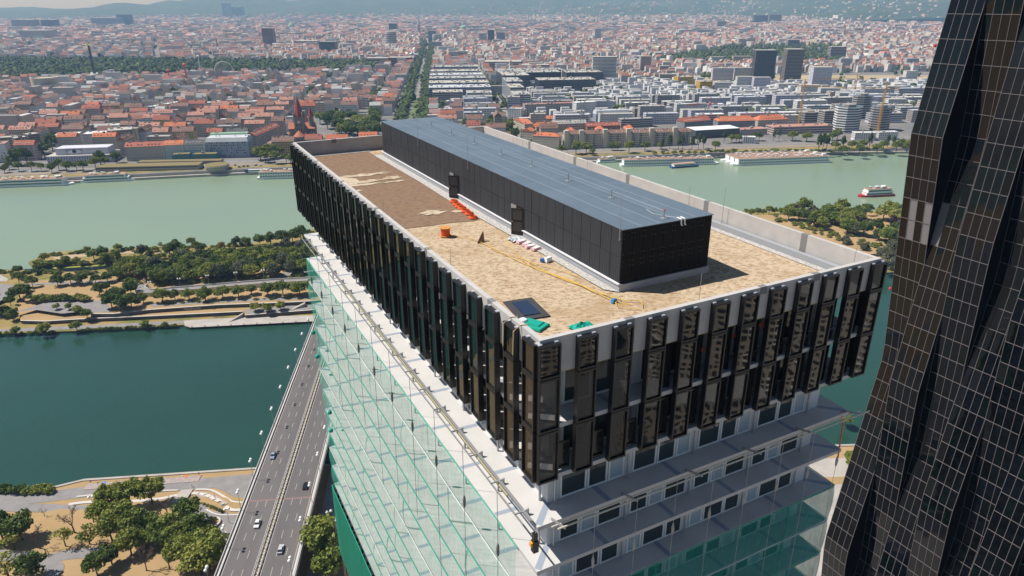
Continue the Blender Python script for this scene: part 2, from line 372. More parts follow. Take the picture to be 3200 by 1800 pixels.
# boulevard and side street of the city
struct(MB().poly([(-76,900,6.02),(-34,900,6.02),(-34,5200,6.02),(-76,5200,6.02)]).build('boulevard', M_path))
struct(MB().poly([(104,900,6.02),(122,900,6.02),(126,2400,6.02),(110,2400,6.02)]).build('side_street', M_path))
struct(MB().poly([(-60,925,6.05),(-52,925,6.05),(-52,1500,6.05),(-60,1500,6.05)]).build('boulevard_verge', mat('verge_green', (.12,.17,.05), .95)))
struct(MB().poly([(640,1750,6.03),(1700,1650,6.03),(1700,1800,6.03),(640,1920,6.03)]).build('railway_wasteland', mat('wasteland', (.42,.33,.21), .95, (.3,.26,.16), .01)))
# hills ------------------------------------------------------------------
def hill_h(az, r):
    """height of the wooded hills; az in degrees from the camera axis, r in m"""
    a = az
    ridge = 0
    for c, wid, rc, rw, h in ((-34,9,17500,2600,150),(-27,5,15000,1800,205),(-20,8,16000,2400,330),(-10,8,15500,2300,430),(2,9,15000,2400,470),(13,8,14500,2500,430),
                              (9,5,12200,1300,190),(22,7,13500,2400,420),(30,6,11500,2300,330),(27,4.5,9800,1100,170),(36,8,11000,2500,330),(-2,5,12500,1000,120),(-13,4,12800,900,110)):
        ridge = max(ridge, h*math.exp(-((a-c)/wid)**2)*math.exp(-((r-rc)/rw)**2)) if True else 0
    nz = math.sin(a*1.9+r*.0011)*.5+math.sin(a*.77-r*.0023)*.35+math.sin(a*4.1+r*.0041)*.2
    return ridge*(1+.16*nz)-8
nr, na = 54, 150
V = []
for i in range(nr):
    r = 8200+(20500-8200)*i/(nr-1)
    for j in range(na):
        az = -50+100*j/(na-1); a = math.radians(az+5.647)
        V.append((CAM[0]+r*math.sin(a), CAM[1]+r*math.cos(a), 5.9+hill_h(az, r)))
F = [(i*na+j, i*na+j+1, (i+1)*na+j+1, (i+1)*na+j) for i in range(nr-1) for j in range(na-1)]
hm = MB(); hm.add(V, F)
struct(hm.build('hills', mat('wooded_hill', (.030,.050,.022), .95, (.055,.072,.030), .0016, 8, spec=.1), smooth=True))
# ================================================================ BRIDGE
BR0, BR1, BZ = -86.4, -59.4, 15.0
br = thing('road_bridge', 'wide six-lane road bridge crossing the river with pale parapets', 'bridge', (0,0,0))
MB().box(BR0+.5, 30, BZ-1.2, BR1-.5, 905, BZ-.02, 0).build('deck', M_conc, br)
MB().box(BR0+4, 32, BZ-5.5, BR1-4, 904, BZ-1.21).build('girder', M_conc, br)
MB().poly([(BR0+1.4,30,BZ),(BR1-1.2,30,BZ),(BR1-1.2,905,BZ),(BR0+1.4,905,BZ)]).build('roadway', mat('bridge_asphalt', (.142,.128,.125), .9, (.112,.101,.099), .10, 6, stretch=(1,.12,1)), br)
for y in (60, 130, 240, 300, 392, 470, 600, 720, 840):
    MB().rbox((BR0+BR1)/2, y, -4, BZ-5.4, 14, 3.2, 0, bot=False).build('pier', M_conc, br)
M_rail = mat('bridge_rail', (.45,.44,.43), .7); M_line = mat('road_paint', (.46,.42,.39), .8)
for x0, x1, z1, m in ((BR0,BR0+.25,BZ+1.0,M_rail),(BR0+.75,BR0+1.35,BZ+.55,M_wallcap),(BR1-1.15,BR1-.55,BZ+.55,M_wallcap),(BR1-.25,BR1,BZ+1.0,M_rail)):
    MB().box(x0,30,BZ-1.1,x1,905,z1).build('parapet', m, br)
MB().box(BR0+.26,30,BZ-.5,BR0+.74,905,BZ+.05).build('service_walkway', M_asph, br)
MB().box(BR1-.54,30,BZ-.5,BR1-.26,905,BZ+.05).build('service_walkway', M_asph, br)
mid = (BR0+BR1)/2+.2
for dx in (-.75, .6):
    o = MB()
    for k in range(120): o.box(mid+dx,100+k*3,BZ+.3,mid+dx+.16,100+k*3+2.6,BZ+.75); o.box(mid+dx+.02,100+k*3+1,BZ,mid+dx+.14,100+k*3+1.2,BZ+.3)
    tag(o.build('guard_rail', mat('rail_white', (.55,.53,.5), .6), br), kind='stuff')
o = MB()
for k in range(240): o.box(mid-.5,100+k*1.5,BZ+.004,mid+.45,100+k*1.5+1.0,BZ+.02)
tag(o.build('median_slab', mat('median_sand', (.46,.38,.24), .9), br), kind='stuff')
for x in (BR0+2.0, mid-1.5, mid+1.4, BR1-1.9):
    MB().poly([(x-.08,30,BZ+.006),(x+.08,30,BZ+.006),(x+.08,905,BZ+.006),(x-.08,905,BZ+.006)]).build('edge_line', M_line, br)
lane = [BR0+2.0+3.35*k for k in (1,2)]+[mid+1.4+3.35*k for k in (1,2)]
for x in lane:
    for k in range(34):
        y = 112+k*9
        inst('lane_dash', bpy.data.meshes.get('lane_dash') or MB().poly([(-.07,0,0),(.07,0,0),(.07,4,0),(-.07,4,0)]).mesh('lane_dash', M_line), br, (x,y,BZ+.007))
MB().box(BR0+1.5,196.5,BZ+.003,BR1-1.2,197.3,BZ+.012).build('expansion_joint', mat('joint_red', (.24,.15,.14), .9), br)
# lower carriageway beside the bridge
struct(MB().poly([(-58.5,30,5.5),(-52,30,5.5),(-52,260,5.5),(-58.5,260,5.5)]).build('lower_road', M_path))
MB_ = MB().box(-52,30,3.5,-51.4,260,6.6); struct(MB_.build('lower_road_wall', M_wallcap))
# street lamps with two white globes
M_globe = mat('globe_white', (.85,.85,.83), .35)
def lamp_meshes(h, tag_):
    p = MB().tube([(0,0,0),(0,0,h*.5),(0,0,h)], .11, 8, r1=.07).mesh('post', M_steel)
    a = MB().bar((-.75,0,h), (.75,0,h), .08).mesh('arm', M_steel)
    g = MB().lathe([(.08,-.55),(.35,-.45),(.52,-.2),(.57,0),(.52,.2),(.35,.45),(.08,.55)], 12).mesh('globe', M_globe, True)
    return p, a, g
LP = lamp_meshes(9.0, 'b'); LS = lamp_meshes(6.5, 's')
def lamp(x, y, z, rz, label, group, L=LP, h=9.0):
    t = thing('street_lamp', label, 'street lamp', (x,y,z), rz, group)
    inst('post', L[0], t); inst('arm', L[1], t); inst('globe', L[2], t, (-.75,0,h+.35)); inst('globe', L[2], t, (.75,0,h+.35))
ORD = ['first','second','third','fourth','fifth','sixth','seventh','eighth','ninth','tenth','eleventh','twelfth','thirteenth','fourteenth','fifteenth']
for k in range(12): lamp(BR0+.45, 133.3+19.27*k, BZ, PI/2, f'{ORD[k]} twin-globe lamp from the bottom of the photo on the left bridge parapet', 'lamps on the left bridge parapet')
for k in range(7): lamp(BR1-.45, 154+19.27*k, BZ, PI/2, f'{ORD[k]} twin-globe lamp from the bottom of the photo on the right bridge parapet', 'lamps on the right bridge parapet')
for k, (x, y) in enumerate([(985,745),(1105,770),(1318,745),(1525,722),(1730,700),(1930,682)]):
    X, Y = G(*IC(x,y), 8.2); lamp(X, Y, 8.2 if k else 6, .2, f'{ORD[k]} twin-globe lamp from the left along the island ramp', 'lamps along the island ramp', LS, 6.5)
for k, (x, y, z, lab) in enumerate([(1655,1245,4,'twin-globe lamp on the park plaza just left of the bridge'),(2415,1080,5,'twin-globe lamp in the shade right of the bridge'),(690,970,4,'thin lamp beside the upper path above the trees'),(1675,1060,4,'lamp with pale globes next to the round planter')]):
    X, Y = G(*BC(x,y), z); lamp(X, Y, z-.1, .4, lab, None, LS, 6.5)
# ================================================================ TOWER UNDER CONSTRUCTION
TH = math.radians(21.8); TW, TL, TZ = 25.05, 58.94, 178.0
_c, _s = math.cos(TH), math.sin(TH)
def BW(x, y): return x*_c-y*_s, x*_s+y*_c
DECK = TZ-1.7
tw = thing('high_rise_tower', 'unfinished high-rise tower with black panel crown, white balcony slabs and flat gravel roof', 'tower', (0,0,4), TH)
def tp(mb, name, m, parent=None, smooth=False):           # tower part in tower coordinates, z absolute
    o = mb.build(name, m, parent or tw, smooth=smooth)
    if parent is None or parent is tw: o.location.z = -4
    return o
M_parap = mat('parapet_concrete', (.50,.475,.45), .85, (.40,.385,.37), .9, 8, mixlo=.3, mixhi=.75)
M_jplate = mat('joint_plate', (.20,.195,.195), .7)
M_wallw = mat('white_cladding', (.66,.66,.67), .6)
M_strip = mat('slab_joint_strip', (.27,.31,.37), .6)
M_win2 = mat('tower_window', (.03,.045,.05), .04, spec=.7)
# gravel roofs
def roof_mat(name, a, b, c, s1, s2):
    m = bpy.data.materials.new(name); m.use_nodes = True; n, l = m.node_tree.nodes, m.node_tree.links
    g = n.new('ShaderNodeNewGeometry'); b_ = n['Principled BSDF']; b_.inputs['Roughness'].default_value = .95; b_.inputs['Specular IOR Level'].default_value = .1
    mp = n.new('ShaderNodeMapping'); mp.inputs['Rotation'].default_value = (0,0,-TH-.12); mp.inputs['Scale'].default_value = (.8,1.25,1); l.new(g.outputs['Position'], mp.inputs[0])
    t1 = n.new('ShaderNodeTexNoise'); t1.inputs['Scale'].default_value = s1; t1.inputs['Detail'].default_value = 9; t1.inputs['Roughness'].default_value = .72; l.new(mp.outputs[0], t1.inputs['Vector'])
    t2 = n.new('ShaderNodeTexNoise'); t2.inputs['Scale'].default_value = s2; t2.inputs['Detail'].default_value = 4; l.new(mp.outputs[0], t2.inputs['Vector'])
    r1 = n.new('ShaderNodeValToRGB'); e = r1.color_ramp.elements; e[0].position = .47; e[1].position = .60; e[0].color = (*a,1); e[1].color = (*b,1)
    l.new(t1.outputs['Fac'], r1.inputs[0])
    r2 = n.new('ShaderNodeValToRGB'); r2.color_ramp.elements[0].position = .52; r2.color_ramp.elements[1].position = .68; l.new(t2.outputs['Fac'], r2.inputs[0])
    mx = n.new('ShaderNodeMix'); mx.data_type = 'RGBA'; l.new(r2.outputs[0], mx.inputs[0]); l.new(r1.outputs[0], mx.inputs[6]); mx.inputs[7].default_value = (*c,1)
    mm = n.new('ShaderNodeMix'); mm.data_type = 'RGBA'; mm.inputs[0].default_value = .55; l.new(r1.outputs[0], mm.inputs[6]); l.new(mx.outputs[2], mm.inputs[7])
    l.new(mm.outputs[2], b_.inputs['Base Color'])
    bp = n.new('ShaderNodeBump'); bp.inputs['Strength'].default_value = .5; bp.inputs['Distance'].default_value = .05; l.new(t1.outputs['Fac'], bp.inputs['Height']); l.new(bp.outputs[0], b_.inputs['Normal'])
    MATS[name] = m; return m
M_bed1 = roof_mat('roof_gravel_bed', (.50,.395,.275), (.27,.18,.105), (.33,.225,.125), 4.2, .28)
M_bed2 = roof_mat('roof_substrate', (.235,.155,.105), (.165,.105,.07), (.21,.15,.085), 2.2, .22)
M_pale = roof_mat('pale_gravel', (.52,.44,.33), (.30,.21,.13), (.46,.38,.27), 2.0, .5)
M_wgrav = mat('white_gravel', (.60,.57,.53), .95, (.36,.34,.32), 5, 6, bump=.8, bscale=8)
tp(MB().box(.3,.3,TZ-2.05,TW-.3,TL-.3,DECK-.03), 'roof_slab', M_conc)
def tsheet(pts, z, name, m, wob=0):
    o = tp(MB().poly([(x+random.uniform(-wob,wob), y+random.uniform(-wob,wob), z) for x, y in pts]), name, m); bm_fix(o); return o
tsheet([(.3,.3),(TW-.3,.3),(TW-.3,TL-.3),(.3,TL-.3)], DECK, 'gravel_bed', M_bed1)
edge = [(.8+.85*i, 25.75+random.uniform(-.18,.18)-.09*i) for i in range(10)]
tsheet(edge+[(8.6,40),(8.6,57.6),(.8,57.6)], DECK+.03, 'substrate_bed', M_bed2)
def blob(cx, cy, rx, ry, n=34, j=.38): return [(cx+rx*math.cos(2*PI*i/n)*random.uniform(1-j,1+j), cy+ry*math.sin(2*PI*i/n)*random.uniform(1-j,1+j)) for i in range(n)]
for cx, cy, rx, ry in ((4.6,45.5,2.9,.55),(2.2,43.4,1.0,2.0),(3.6,42.6,2.2,.5),(6.8,42.9,.9,.7),(3.2,41.4,1.9,.4),(6.6,41.2,1.2,.3),(1.8,39.3,.7,.35),(5.6,28.7,1.1,.75),(7.9,28.0,.8,.5)):
    tsheet(blob(cx, cy, rx, ry), DECK+.06+.002*cx, 'pale_patch', M_pale)
tsheet([(8.75,7.2),(9.4,6.4),(9.4,54.8),(8.5,55.2),(8.6,40),(8.4,30),(8.7,18)], DECK+.08, 'gravel_strip', M_wgrav)
tsheet([(23.6,.6),(24.2,.6),(24.2,TL-.6),(23.6,TL-.6)], DECK+.04, 'gravel_strip', M_wgrav)
tsheet([(.5,57.7),(9,57.7),(9,58.5),(.5,58.5)], DECK+.05, 'gravel_strip', M_wgrav)
tp(MB().box(24.22,.5,DECK,24.62,TL-.5,DECK+.45), 'upstand', mat('membrane_grey', (.30,.315,.34), .6))
# parapets
PT = .3
for x0, y0, x1, y1 in ((0,0,PT,TL),(PT,0,TW-PT,PT),(TW-PT,0,TW,TL),(PT,TL-PT,TW-PT,TL)):
    tp(MB().box(x0, y0, TZ-2.0, x1, y1, TZ), 'parapet', M_parap)
for x, y, ax in ((5.4,0,0),(14.8,0,0),(19.2,0,0),(0,5.6,1),(0,15.4,1),(0,26.6,1),(0,37,1),(0,47,1),(TW-PT,5.8,1),(TW-PT,15.8,1),(TW-PT,26.6,1),(TW-PT,36,1),(TW-PT,46,1),(4.8,TL-PT,0)):
    w = .55
    if ax == 0: tp(MB().box(x-w/2, y-.004, TZ-.45, x+w/2, y+PT+.004, TZ+.004), 'joint_plate', M_jplate)
    else: tp(MB().box(x-.004, y-w/2, TZ-.55 if x == 0 else DECK+.3, x+PT+.004, y+w/2, TZ+.004), 'joint_plate', M_jplate)
# storey slabs
def zs(k): return TZ-11.36-3.15*k
sl_me = MB().box(0,0,-.26,TW,TL,0).mesh('slab', M_slab)
jm = MB(); hz = .006
for x in (4.6,9.7,14.6,19.6): jm.poly([(x,.02,hz),(x+.34,.02,hz),(x+.34-.1,1.5,hz),(x-.1,1.5,hz)])
for i in range(10):
    y = 5.2+5.35*i; jm.poly([(.02,y,hz),(1.5,y-.1,hz),(1.5,y+.24,hz),(.02,y+.34,hz)])
for cx, cy, dx, dy in ((0,0,1,1),(TW,0,-1,1),(0,TL,1,-1)):
    jm.poly([(cx+dx*.02,cy+dy*.3,hz),(cx+dx*.3,cy+dy*.02,hz),(cx+dx*1.65,cy+dy*1.4,hz),(cx+dx*1.4,cy+dy*1.65,hz)])
jm_me = jm.mesh('joint_strip_set', M_strip)
NF = 51
for k in range(-2, NF):
    s_ = inst('slab', sl_me, tw, (0,0,zs(k)-4))
    if k < 16: tag(inst('joint_strip', jm_me, s_), kind='stuff')
tp(MB().box(1.5,1.5,4,TW-1.5,TL-1.5,TZ-2.06,bot=False), 'window_wall', M_wallw)
# windows: each a white frame with a pane, right-hand facade, upper storeys
def win_me(w, h, nm):
    f = MB(); t = .09
    for a in ((0,0,w,t),(0,h-t,w,h),(0,t,t,h-t),(w-t,t,w,h-t)): f.box(a[0],-.10,a[1],a[2],-.002,a[3])
    return f.mesh('window_frame_'+nm, M_white), MB().box(t,-.06,t,w-t,-.01,h-t).mesh('pane_'+nm, M_win2)
WA, WB_, WC = win_me(1.75,2.35,'a'), win_me(1.35,2.35,'b'), win_me(1.1,2.55,'c')
M_doorp = mat('pale_blue_panel', (.36,.43,.47), .25)
WC = (WC[0], MB().box(.09,-.06,.09,1.01,-.01,2.46).mesh('pane_c', M_doorp))
for k in range(-2, 8):
    x = 2.3; i = 0
    while x < TW-3.4:
        me, w = ((WA,1.75),(WB_,1.35),(WC,1.1))[(i+k*(1 if k > 0 else 0)) % 3]; i += 1
        f = inst('window', me[0], tw, (x,1.5,zs(k)+.12-4)); inst('pane', me[1], f); x += w+.12+(.55 if i % 3 == 0 else 0)
mb = MB()
for k in range(-2, 16):                              # left facade, hardly visible behind the slabs
    for i in range(20): mb.box(1.44, 3+2.7*i, zs(k)+.3, 1.499, 4.9+2.7*i, zs(k)+2.4)
tag(tp(mb, 'window_row', M_win2), kind='stuff')
mb = MB()
for k in range(8, NF):
    for i in range(8): mb.box(2.4+2.6*i, 1.44, zs(k)+.3, 4.2+2.6*i, 1.499, zs(k)+2.4)
tag(tp(mb, 'window_row', M_win2), kind='stuff')
po = MB().tube([(0,0,0),(0,0,2.89)], .07, 8).mesh('prop_post', M_steel)
for k in range(-1, 8):
    for x in (1.85, 6.9, 12.0, 17.1, 22.2): inst('prop', po, tw, (x,1.25,zs(k)-4))
    if k < 3:
        for i in range(11): inst('prop', po, tw, (1.22,1.9+5.4*i,zs(k)-4))
# black crown panels: frame + glass, outer column and recessed inner column alternating
def pane_mat(name, alpha, col, bump=.02, bs=1.3, rough=.02):
    m = mat(name, col, rough, spec=.6, bump=bump, bscale=bs, bdet=0); m.node_tree.nodes['Principled BSDF'].inputs['Alpha'].default_value = alpha
    m.node_tree.nodes['Principled BSDF'].inputs['IOR'].default_value = 1.62
    return m
M_pv = pane_mat('facade_pane', .84, (.009,.010,.011), .016, 1.1); M_pv2 = pane_mat('facade_pane_clear', .62, (.012,.014,.014)); M_pv3 = pane_mat('facade_pane_inner', .70, (.012,.014,.015)); M_pvg = pane_mat('facade_pane_green', .88, (.010,.020,.017), .02)
def panel(w, h, d, nm):
    f = MB(); t = .085
    for a in ((0,0,w,t*1.3),(0,h-t*1.3,w,h),(0,t*1.3,t,h-t*1.3),(w-t,t*1.3,w,h-t*1.3)): f.box(a[0],-d,a[1],a[2],0,a[3])
    return f.mesh('facade_panel_'+nm, M_black), MB().box(t,-d+.1,t*1.3,w-t,-d+.125,h-t*1.3).mesh('pane_'+nm, M_pv)
PM = {}
cl_me = MB().box(0,-.16,0,.2,.1,.05).mesh('clamp', mat('clamp_steel', (.62,.63,.66), .35, metal=.5))
def place_panel(side, u, w, z0, z1, out, pm=None, d=.34):
    key = (round(w,3), round(z1-z0,3), pm, d)
    if key not in PM:
        f, p = panel(w, z1-z0, d, str(len(PM)))
        if pm: p.materials.clear(); p.materials.append(pm)
        PM[key] = (f, p)
    f, p = PM[key]
    if side == 'r': o = inst('facade_panel', f, tw, (u,out,z0-4))
    else: o = inst('facade_panel', f, tw, (out,u+w,z0-4), (0,0,-PI/2))
    inst('pane', p, o)
    return o
rows = ((TZ-2.03,TZ-.2),(TZ-5.13,TZ-2.08),(TZ-8.27,TZ-5.18))
ucols = [(-.2,1.22)]+[(2.05+2.2*k,1.15) for k in range(10)]+[(24.05,1.2)]
for ci, (u, w) in enumerate(ucols):
    for ri, (a, b) in enumerate(rows):
        o = place_panel('r', u, w, a, b, -.02, (M_pv if ri == 0 or ci > 3 else M_pv2))
        if ri == 0: inst('clamp', cl_me, o, (.05,0,b-a)); inst('clamp', cl_me, o, (w-.25,0,b-a))
    if ci < len(ucols)-1:
        v0 = u+w+.03; v1 = ucols[ci+1][0]-.03
        if ci > 2: place_panel('r', v0, v1-v0, TZ-8.1, TZ-5.6 if ci < 6 else TZ-4.4, .28, M_pv, .12); place_panel('r', v0, v1-v0, TZ-5.5 if ci < 6 else TZ-4.3, TZ-2.1, .34, M_pv3, .1)
        else: place_panel('r', v0, v1-v0, TZ-8.1, TZ-6.4, .28, M_pv2, .12)
lp = (TL-1.0-2.1)/25
lcols = [(-.02,1.22)]+[(2.1+lp*k,1.2) for k in range(26)]
for ci, (u, w) in enumerate(lcols):
    for ri, (a, b) in enumerate(rows):
        o = place_panel('l', u, w, a, b, -.02, M_pvg if ci > 1 else M_pv2)
        if ri == 0: inst('clamp', cl_me, o, (.05,0,b-a)); inst('clamp', cl_me, o, (w-.25,0,b-a))
    if ci < len(lcols)-1:
        v0 = u+w+.02; v1 = lcols[ci+1][0]-.02
        if ci > 1:
            place_panel('l', v0, v1-v0, TZ-3.55, TZ-.85, .24, M_pvg, .12)
            place_panel('l', v0, v1-v0, TZ-8.2, TZ-3.62 if ci % 2 else TZ-5.0, .26, M_pvg, .12)
# far end of the crown (seen from a step to the side)
for k in range(11):
    tp(MB().box(.1+2.28*k, TL+.02, TZ-8.27, 1.3+2.28*k, TL+.3, TZ-.2), 'facade_panel', M_black)
for k in range(26):
    tp(MB().box(TW+.02, .6+2.25*k, TZ-8.27, TW+.3, 1.8+2.25*k, TZ-.2), 'facade_panel', M_black)
M_red = mat('spray_red', (.55,.10,.06), .8)
for cx, zc_ in ((11.05,-3.3),(13.3,-2.95),(15.4,-2.7)):
    mb = MB(); 
    for j in range(3): mb.bar((cx-.3,.22,TZ+zc_+.08*j), (cx+.32,.22,TZ+zc_+.1+.06*j), .035)
    mb.bar((cx+.1,.22,TZ+zc_-.35), (cx+.05,.22,TZ+zc_+.15), .03); tp(mb, 'spray_mark', M_red)
M_ins = mat('mineral_wool', (.50,.36,.10), .9)
tp(MB().box(1.0,.05,TZ-2.06,TW-.2,.25,TZ-2.005), 'insulation_edge', M_ins)
# lower black facade below the open storeys
zl = zs(12)-.3
mb = MB()
for i in range(49):
    for j in range(12):
        z1 = zl-10.2*j; z0 = max(4.2, z1-10.0)
        if z1 > 5: mb.box(-.30, .1+1.2*i, z0, -.02, .1+1.2*i+(.95 if i % 2 else .5), z1)
for i in range(21):
    for j in range(12):
        z1 = zl-10.2*j; z0 = max(4.2, z1-10.0)
        if z1 > 5:
            mb.box(.1+1.2*i, -.30, z0, 1.05+1.2*i, -.02, z1); mb.box(.1+1.2*i, TL+.02, z0, 1.05+1.2*i, TL+.3, z1)
tag(tp(mb, 'lower_facade_panel', M_black), kind='stuff')
# ---------------------------------------------------------------- safety nets
def net_mat(name, col, cover):
    m = bpy.data.materials.new(name); m.use_nodes = True; n, l = m.node_tree.nodes, m.node_tree.links
    b = n['Principled BSDF']; out = n['Material Output']; b.inputs['Base Color'].default_value = (*col,1); b.inputs['Roughness'].default_value = .8
    tr = n.new('ShaderNodeBsdfTransparent'); tl = n.new('ShaderNodeBsdfTranslucent'); tl.inputs[0].default_value = (*col,1)
    a = n.new('ShaderNodeAddShader'); mx0 = n.new('ShaderNodeMixShader'); mx0.inputs[0].default_value = .4; l.new(b.outputs[0], mx0.inputs[1]); l.new(tl.outputs[0], mx0.inputs[2])
    g = n.new('ShaderNodeNewGeometry'); t = n.new('ShaderNodeTexNoise'); t.inputs['Scale'].default_value = .5; t.inputs['Detail'].default_value = 5; l.new(g.outputs['Position'], t.inputs['Vector'])
    r = n.new('ShaderNodeMapRange'); r.inputs[1].default_value = .3; r.inputs[2].default_value = .7; r.inputs[3].default_value = cover-.16; r.inputs[4].default_value = cover+.16
    mp = n.new('ShaderNodeMapping'); mp.inputs['Rotation'].default_value = (0,0,-TH); mp.inputs['Scale'].default_value = (3.2,3.2,.5); l.new(g.outputs['Position'], mp.inputs[0]); t.inputs['Scale'].default_value = .9; t.inputs['Detail'].default_value = 8; t.inputs['Roughness'].default_value = .75; l.new(mp.outputs[0], t.inputs['Vector']); l.new(t.outputs['Fac'], r.inputs[0])
    mx = n.new('ShaderNodeMixShader'); l.new(r.outputs[0], mx.inputs[0]); l.new(tr.outputs[0], mx.inputs[1]); l.new(mx0.outputs[0], mx.inputs[2]); l.new(mx.outputs[0], out.inputs[0])
    MATS[name] = m; return m
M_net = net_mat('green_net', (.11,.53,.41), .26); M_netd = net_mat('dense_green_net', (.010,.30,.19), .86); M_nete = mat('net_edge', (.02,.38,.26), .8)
M_netr = net_mat('green_net_shade_tint', (.015,.36,.31), .47); M_fold = net_mat('net_fold', (.015,.34,.24), .62); M_netw = mat('net_edge_white', (.60,.62,.60), .8)  # M_netr: darker, denser net copy with the short facade's shade painted in
def net(path, z1, z0, m, label, group, em, seed, sag=.28, off=.10):
    """net hung along a path of tower coordinates from z1 down to z0"""
    t = thing('safety_net', label, 'safety net', (0,0,0), TH, group); rs = random.Random(seed); mb = MB(); nr_ = 5; rowsv = []
    pts = []
    for i in range(len(path)-1):
        a, b = np.array(path[i], float), np.array(path[i+1], float); n = max(2, int(np.linalg.norm(b-a)/1.6))
        d = (b-a)/np.linalg.norm(b-a); nn = np.array([d[1], -d[0]])
        for j in range(n+(i == len(path)-2)): pts.append((a+(b-a)*j/n, nn))
    ph = rs.uniform(0, 6); vs = []
    for r in range(nr_):
        v = r/(nr_-1)
        for i, (p, nn) in enumerate(pts):
            bulge = sag*math.sin(PI*v)*(.55+.35*math.sin(i*.55+ph)+.25*math.sin(i*1.7+ph*2))*(1 if r else 0)+off
            q = p+nn*bulge; zz = z1+(z0-z1)*v-(.10*abs(math.sin(i*.9+ph)) if r == 0 else 0)
            vs.append((q[0], q[1], zz))
    n = len(pts); mb.add(vs, [(r*n+i, r*n+i+1, (r+1)*n+i+1, (r+1)*n+i) for r in range(nr_-1) for i in range(n-1)])
    o = mb.build('mesh_sheet', m, t, smooth=True)
    MB().tube([Vector(v)+Vector((0,0,.02)) for v in vs[:n]], .035, 5).build('edge_rope', em, t)
    for i in range(3+rs.randrange(3), n-3, 6+rs.randrange(3)):      # overlapping seams of neighbouring net sheets
        wv = rs.uniform(.10,.22); q = []
        for r in range(nr_):
            a, b = Vector(vs[r*n+i]), Vector(vs[r*n+i+1]); nn = Vector((*pts[i][1], 0))*.03; q += [a+nn, a+(b-a)*(wv*(1-.5*r/nr_))+nn*1.5]
        MB().add(q, [(2*r,2*r+1,2*r+3,2*r+2) for r in range(nr_-1)]).build('overlap_fold', M_fold, t)
    return t
for k in range(1, 12):
    net([(8,TL),(0,TL),(0,2.2 if k == 1 else 0)], zs(k)+.05, zs(k+1)+.03, M_net,
        f'green safety net on the long facade, {ORD[k-1]} storey down from the white slabs', 'green nets along the long facade', M_netw if k % 4 == 2 else M_nete, k)
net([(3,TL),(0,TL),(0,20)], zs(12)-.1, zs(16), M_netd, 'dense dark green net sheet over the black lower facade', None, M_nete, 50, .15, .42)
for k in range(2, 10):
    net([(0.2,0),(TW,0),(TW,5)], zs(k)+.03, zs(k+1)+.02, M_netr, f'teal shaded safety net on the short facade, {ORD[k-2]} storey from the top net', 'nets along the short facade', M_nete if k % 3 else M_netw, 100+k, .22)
# bundles of net tied at the slab corners
for i, (k, y) in enumerate([(4,TL-.6),(5,TL-1.4),(7,TL-5.4),(8,TL-4.8)]):
    rs = random.Random(i); b = MB(); prof = [(.03,-.4),(.24,-.25),(.3,0),(.2,.15),(.04,.25)]
    b.lathe([(r*rs.uniform(.8,1.2), h) for r, h in prof], 9)
    tag(b.build('net_bundle', mat('net_bundle_green', (.01,.30,.22), .8), None, (*BW(-.45,y), zs(k)-.5), True), f'{ORD[i]} gathered green net bundle from the top at the far slab corners', 'net bundle', 'tied net bundles at the far slab corners')
# ---------------------------------------------------------------- hoist rails on the first slab
hr = thing('hoist_rail', 'steel hoist rail on brackets along the long white slab edge', 'hoist rail', (0,0,0), TH)
z = zs(0)+.25
for x, zz in ((-.72,z),(-.26,z+.08),(-.14,z+.02)): MB().bar((x,.3,zz), (x,TL-2.6,zz), .07, .1).build('rail', M_steel, hr)
MB().bar((-.3,3,zs(0)+.12), (-.3,40,zs(0)+.12), .07, .09).build('spare_pipe', mat('brass_pipe', (.42,.36,.20), .5), hr)
bk = MB().bar((-.78,0,0), (.1,0,0), .06, .08).add([(.12,-.05,-.3),(.12,.05,-.3),(-.45,.05,.0),(-.45,-.05,.0),(.12,.05,.12),(.12,-.05,.12)], [(0,1,2,3),(1,4,2),(0,3,5),(3,2,4,5),(0,5,4,1)]).mesh('bracket', M_steel)
for i in range(19): inst('bracket', bk, hr, (0,1.2+3.02*i,z+.05))
hr2 = thing('hoist_rail', 'pair of pale hoist pipes along the short slab edge above the nets', 'hoist rail', (0,0,0), TH)
for y, zz in ((-1.15,zs(0)+.55),(-.5,zs(0)+.18)): MB().tube([(.6,y,zz),(TW+.4,y,zz)], .05, 6).build('pipe', mat('pale_pipe', (.66,.58,.44), .5), hr2)
for i in range(6):
    x = 1.0+4.75*i; MB().bar((x,-1.25,zs(0)+.52), (x,.2,zs(0)+.05), .08, .12).build('bracket', M_steel, hr2)
ht = thing('hoist_motor', 'small black hoist motor with orange lamp hanging at the slab corner', 'hoist', (*BW(-.35,-.35), zs(0)-1.2), TH)
MB().box(-.16,-.16,0,.16,.16,.75).build('housing', M_black, ht); MB().box(-.3,-.1,.45,-.17,.1,.7).build('warning_lamp', mat('amber', (.75,.33,.03), .4), ht)
MB().tube([(0,0,.75),(.05,0,1.3)], .03, 5).build('chain', M_steel, ht); MB().box(-.12,-.12,.8,.12,.12,1.25).build('hook_block', M_black, ht)
M_rope = mat('grey_rope', (.20,.19,.18), .9)
for i in range(11):
    y = 3.5+5.0*i
    t = thing('hanging_rope', f'{ORD[i]} dark hanging rope from the near corner along the long facade', 'rope', (*BW(-.72,y), 0), TH, 'ropes along the long facade')
    MB().tube([(0,0,z), (.02,.03,z-2.2), (0,0,z-4.6), (-.05,.1,z-13-2*(i % 3))], .018, 4).build('line', M_rope, t)
    MB().lathe([(.02,0),(.09,.15),(.11,.7),(.05,1.0)], 7, (0,0), z=z-4.9).build('knot', M_rope, t)
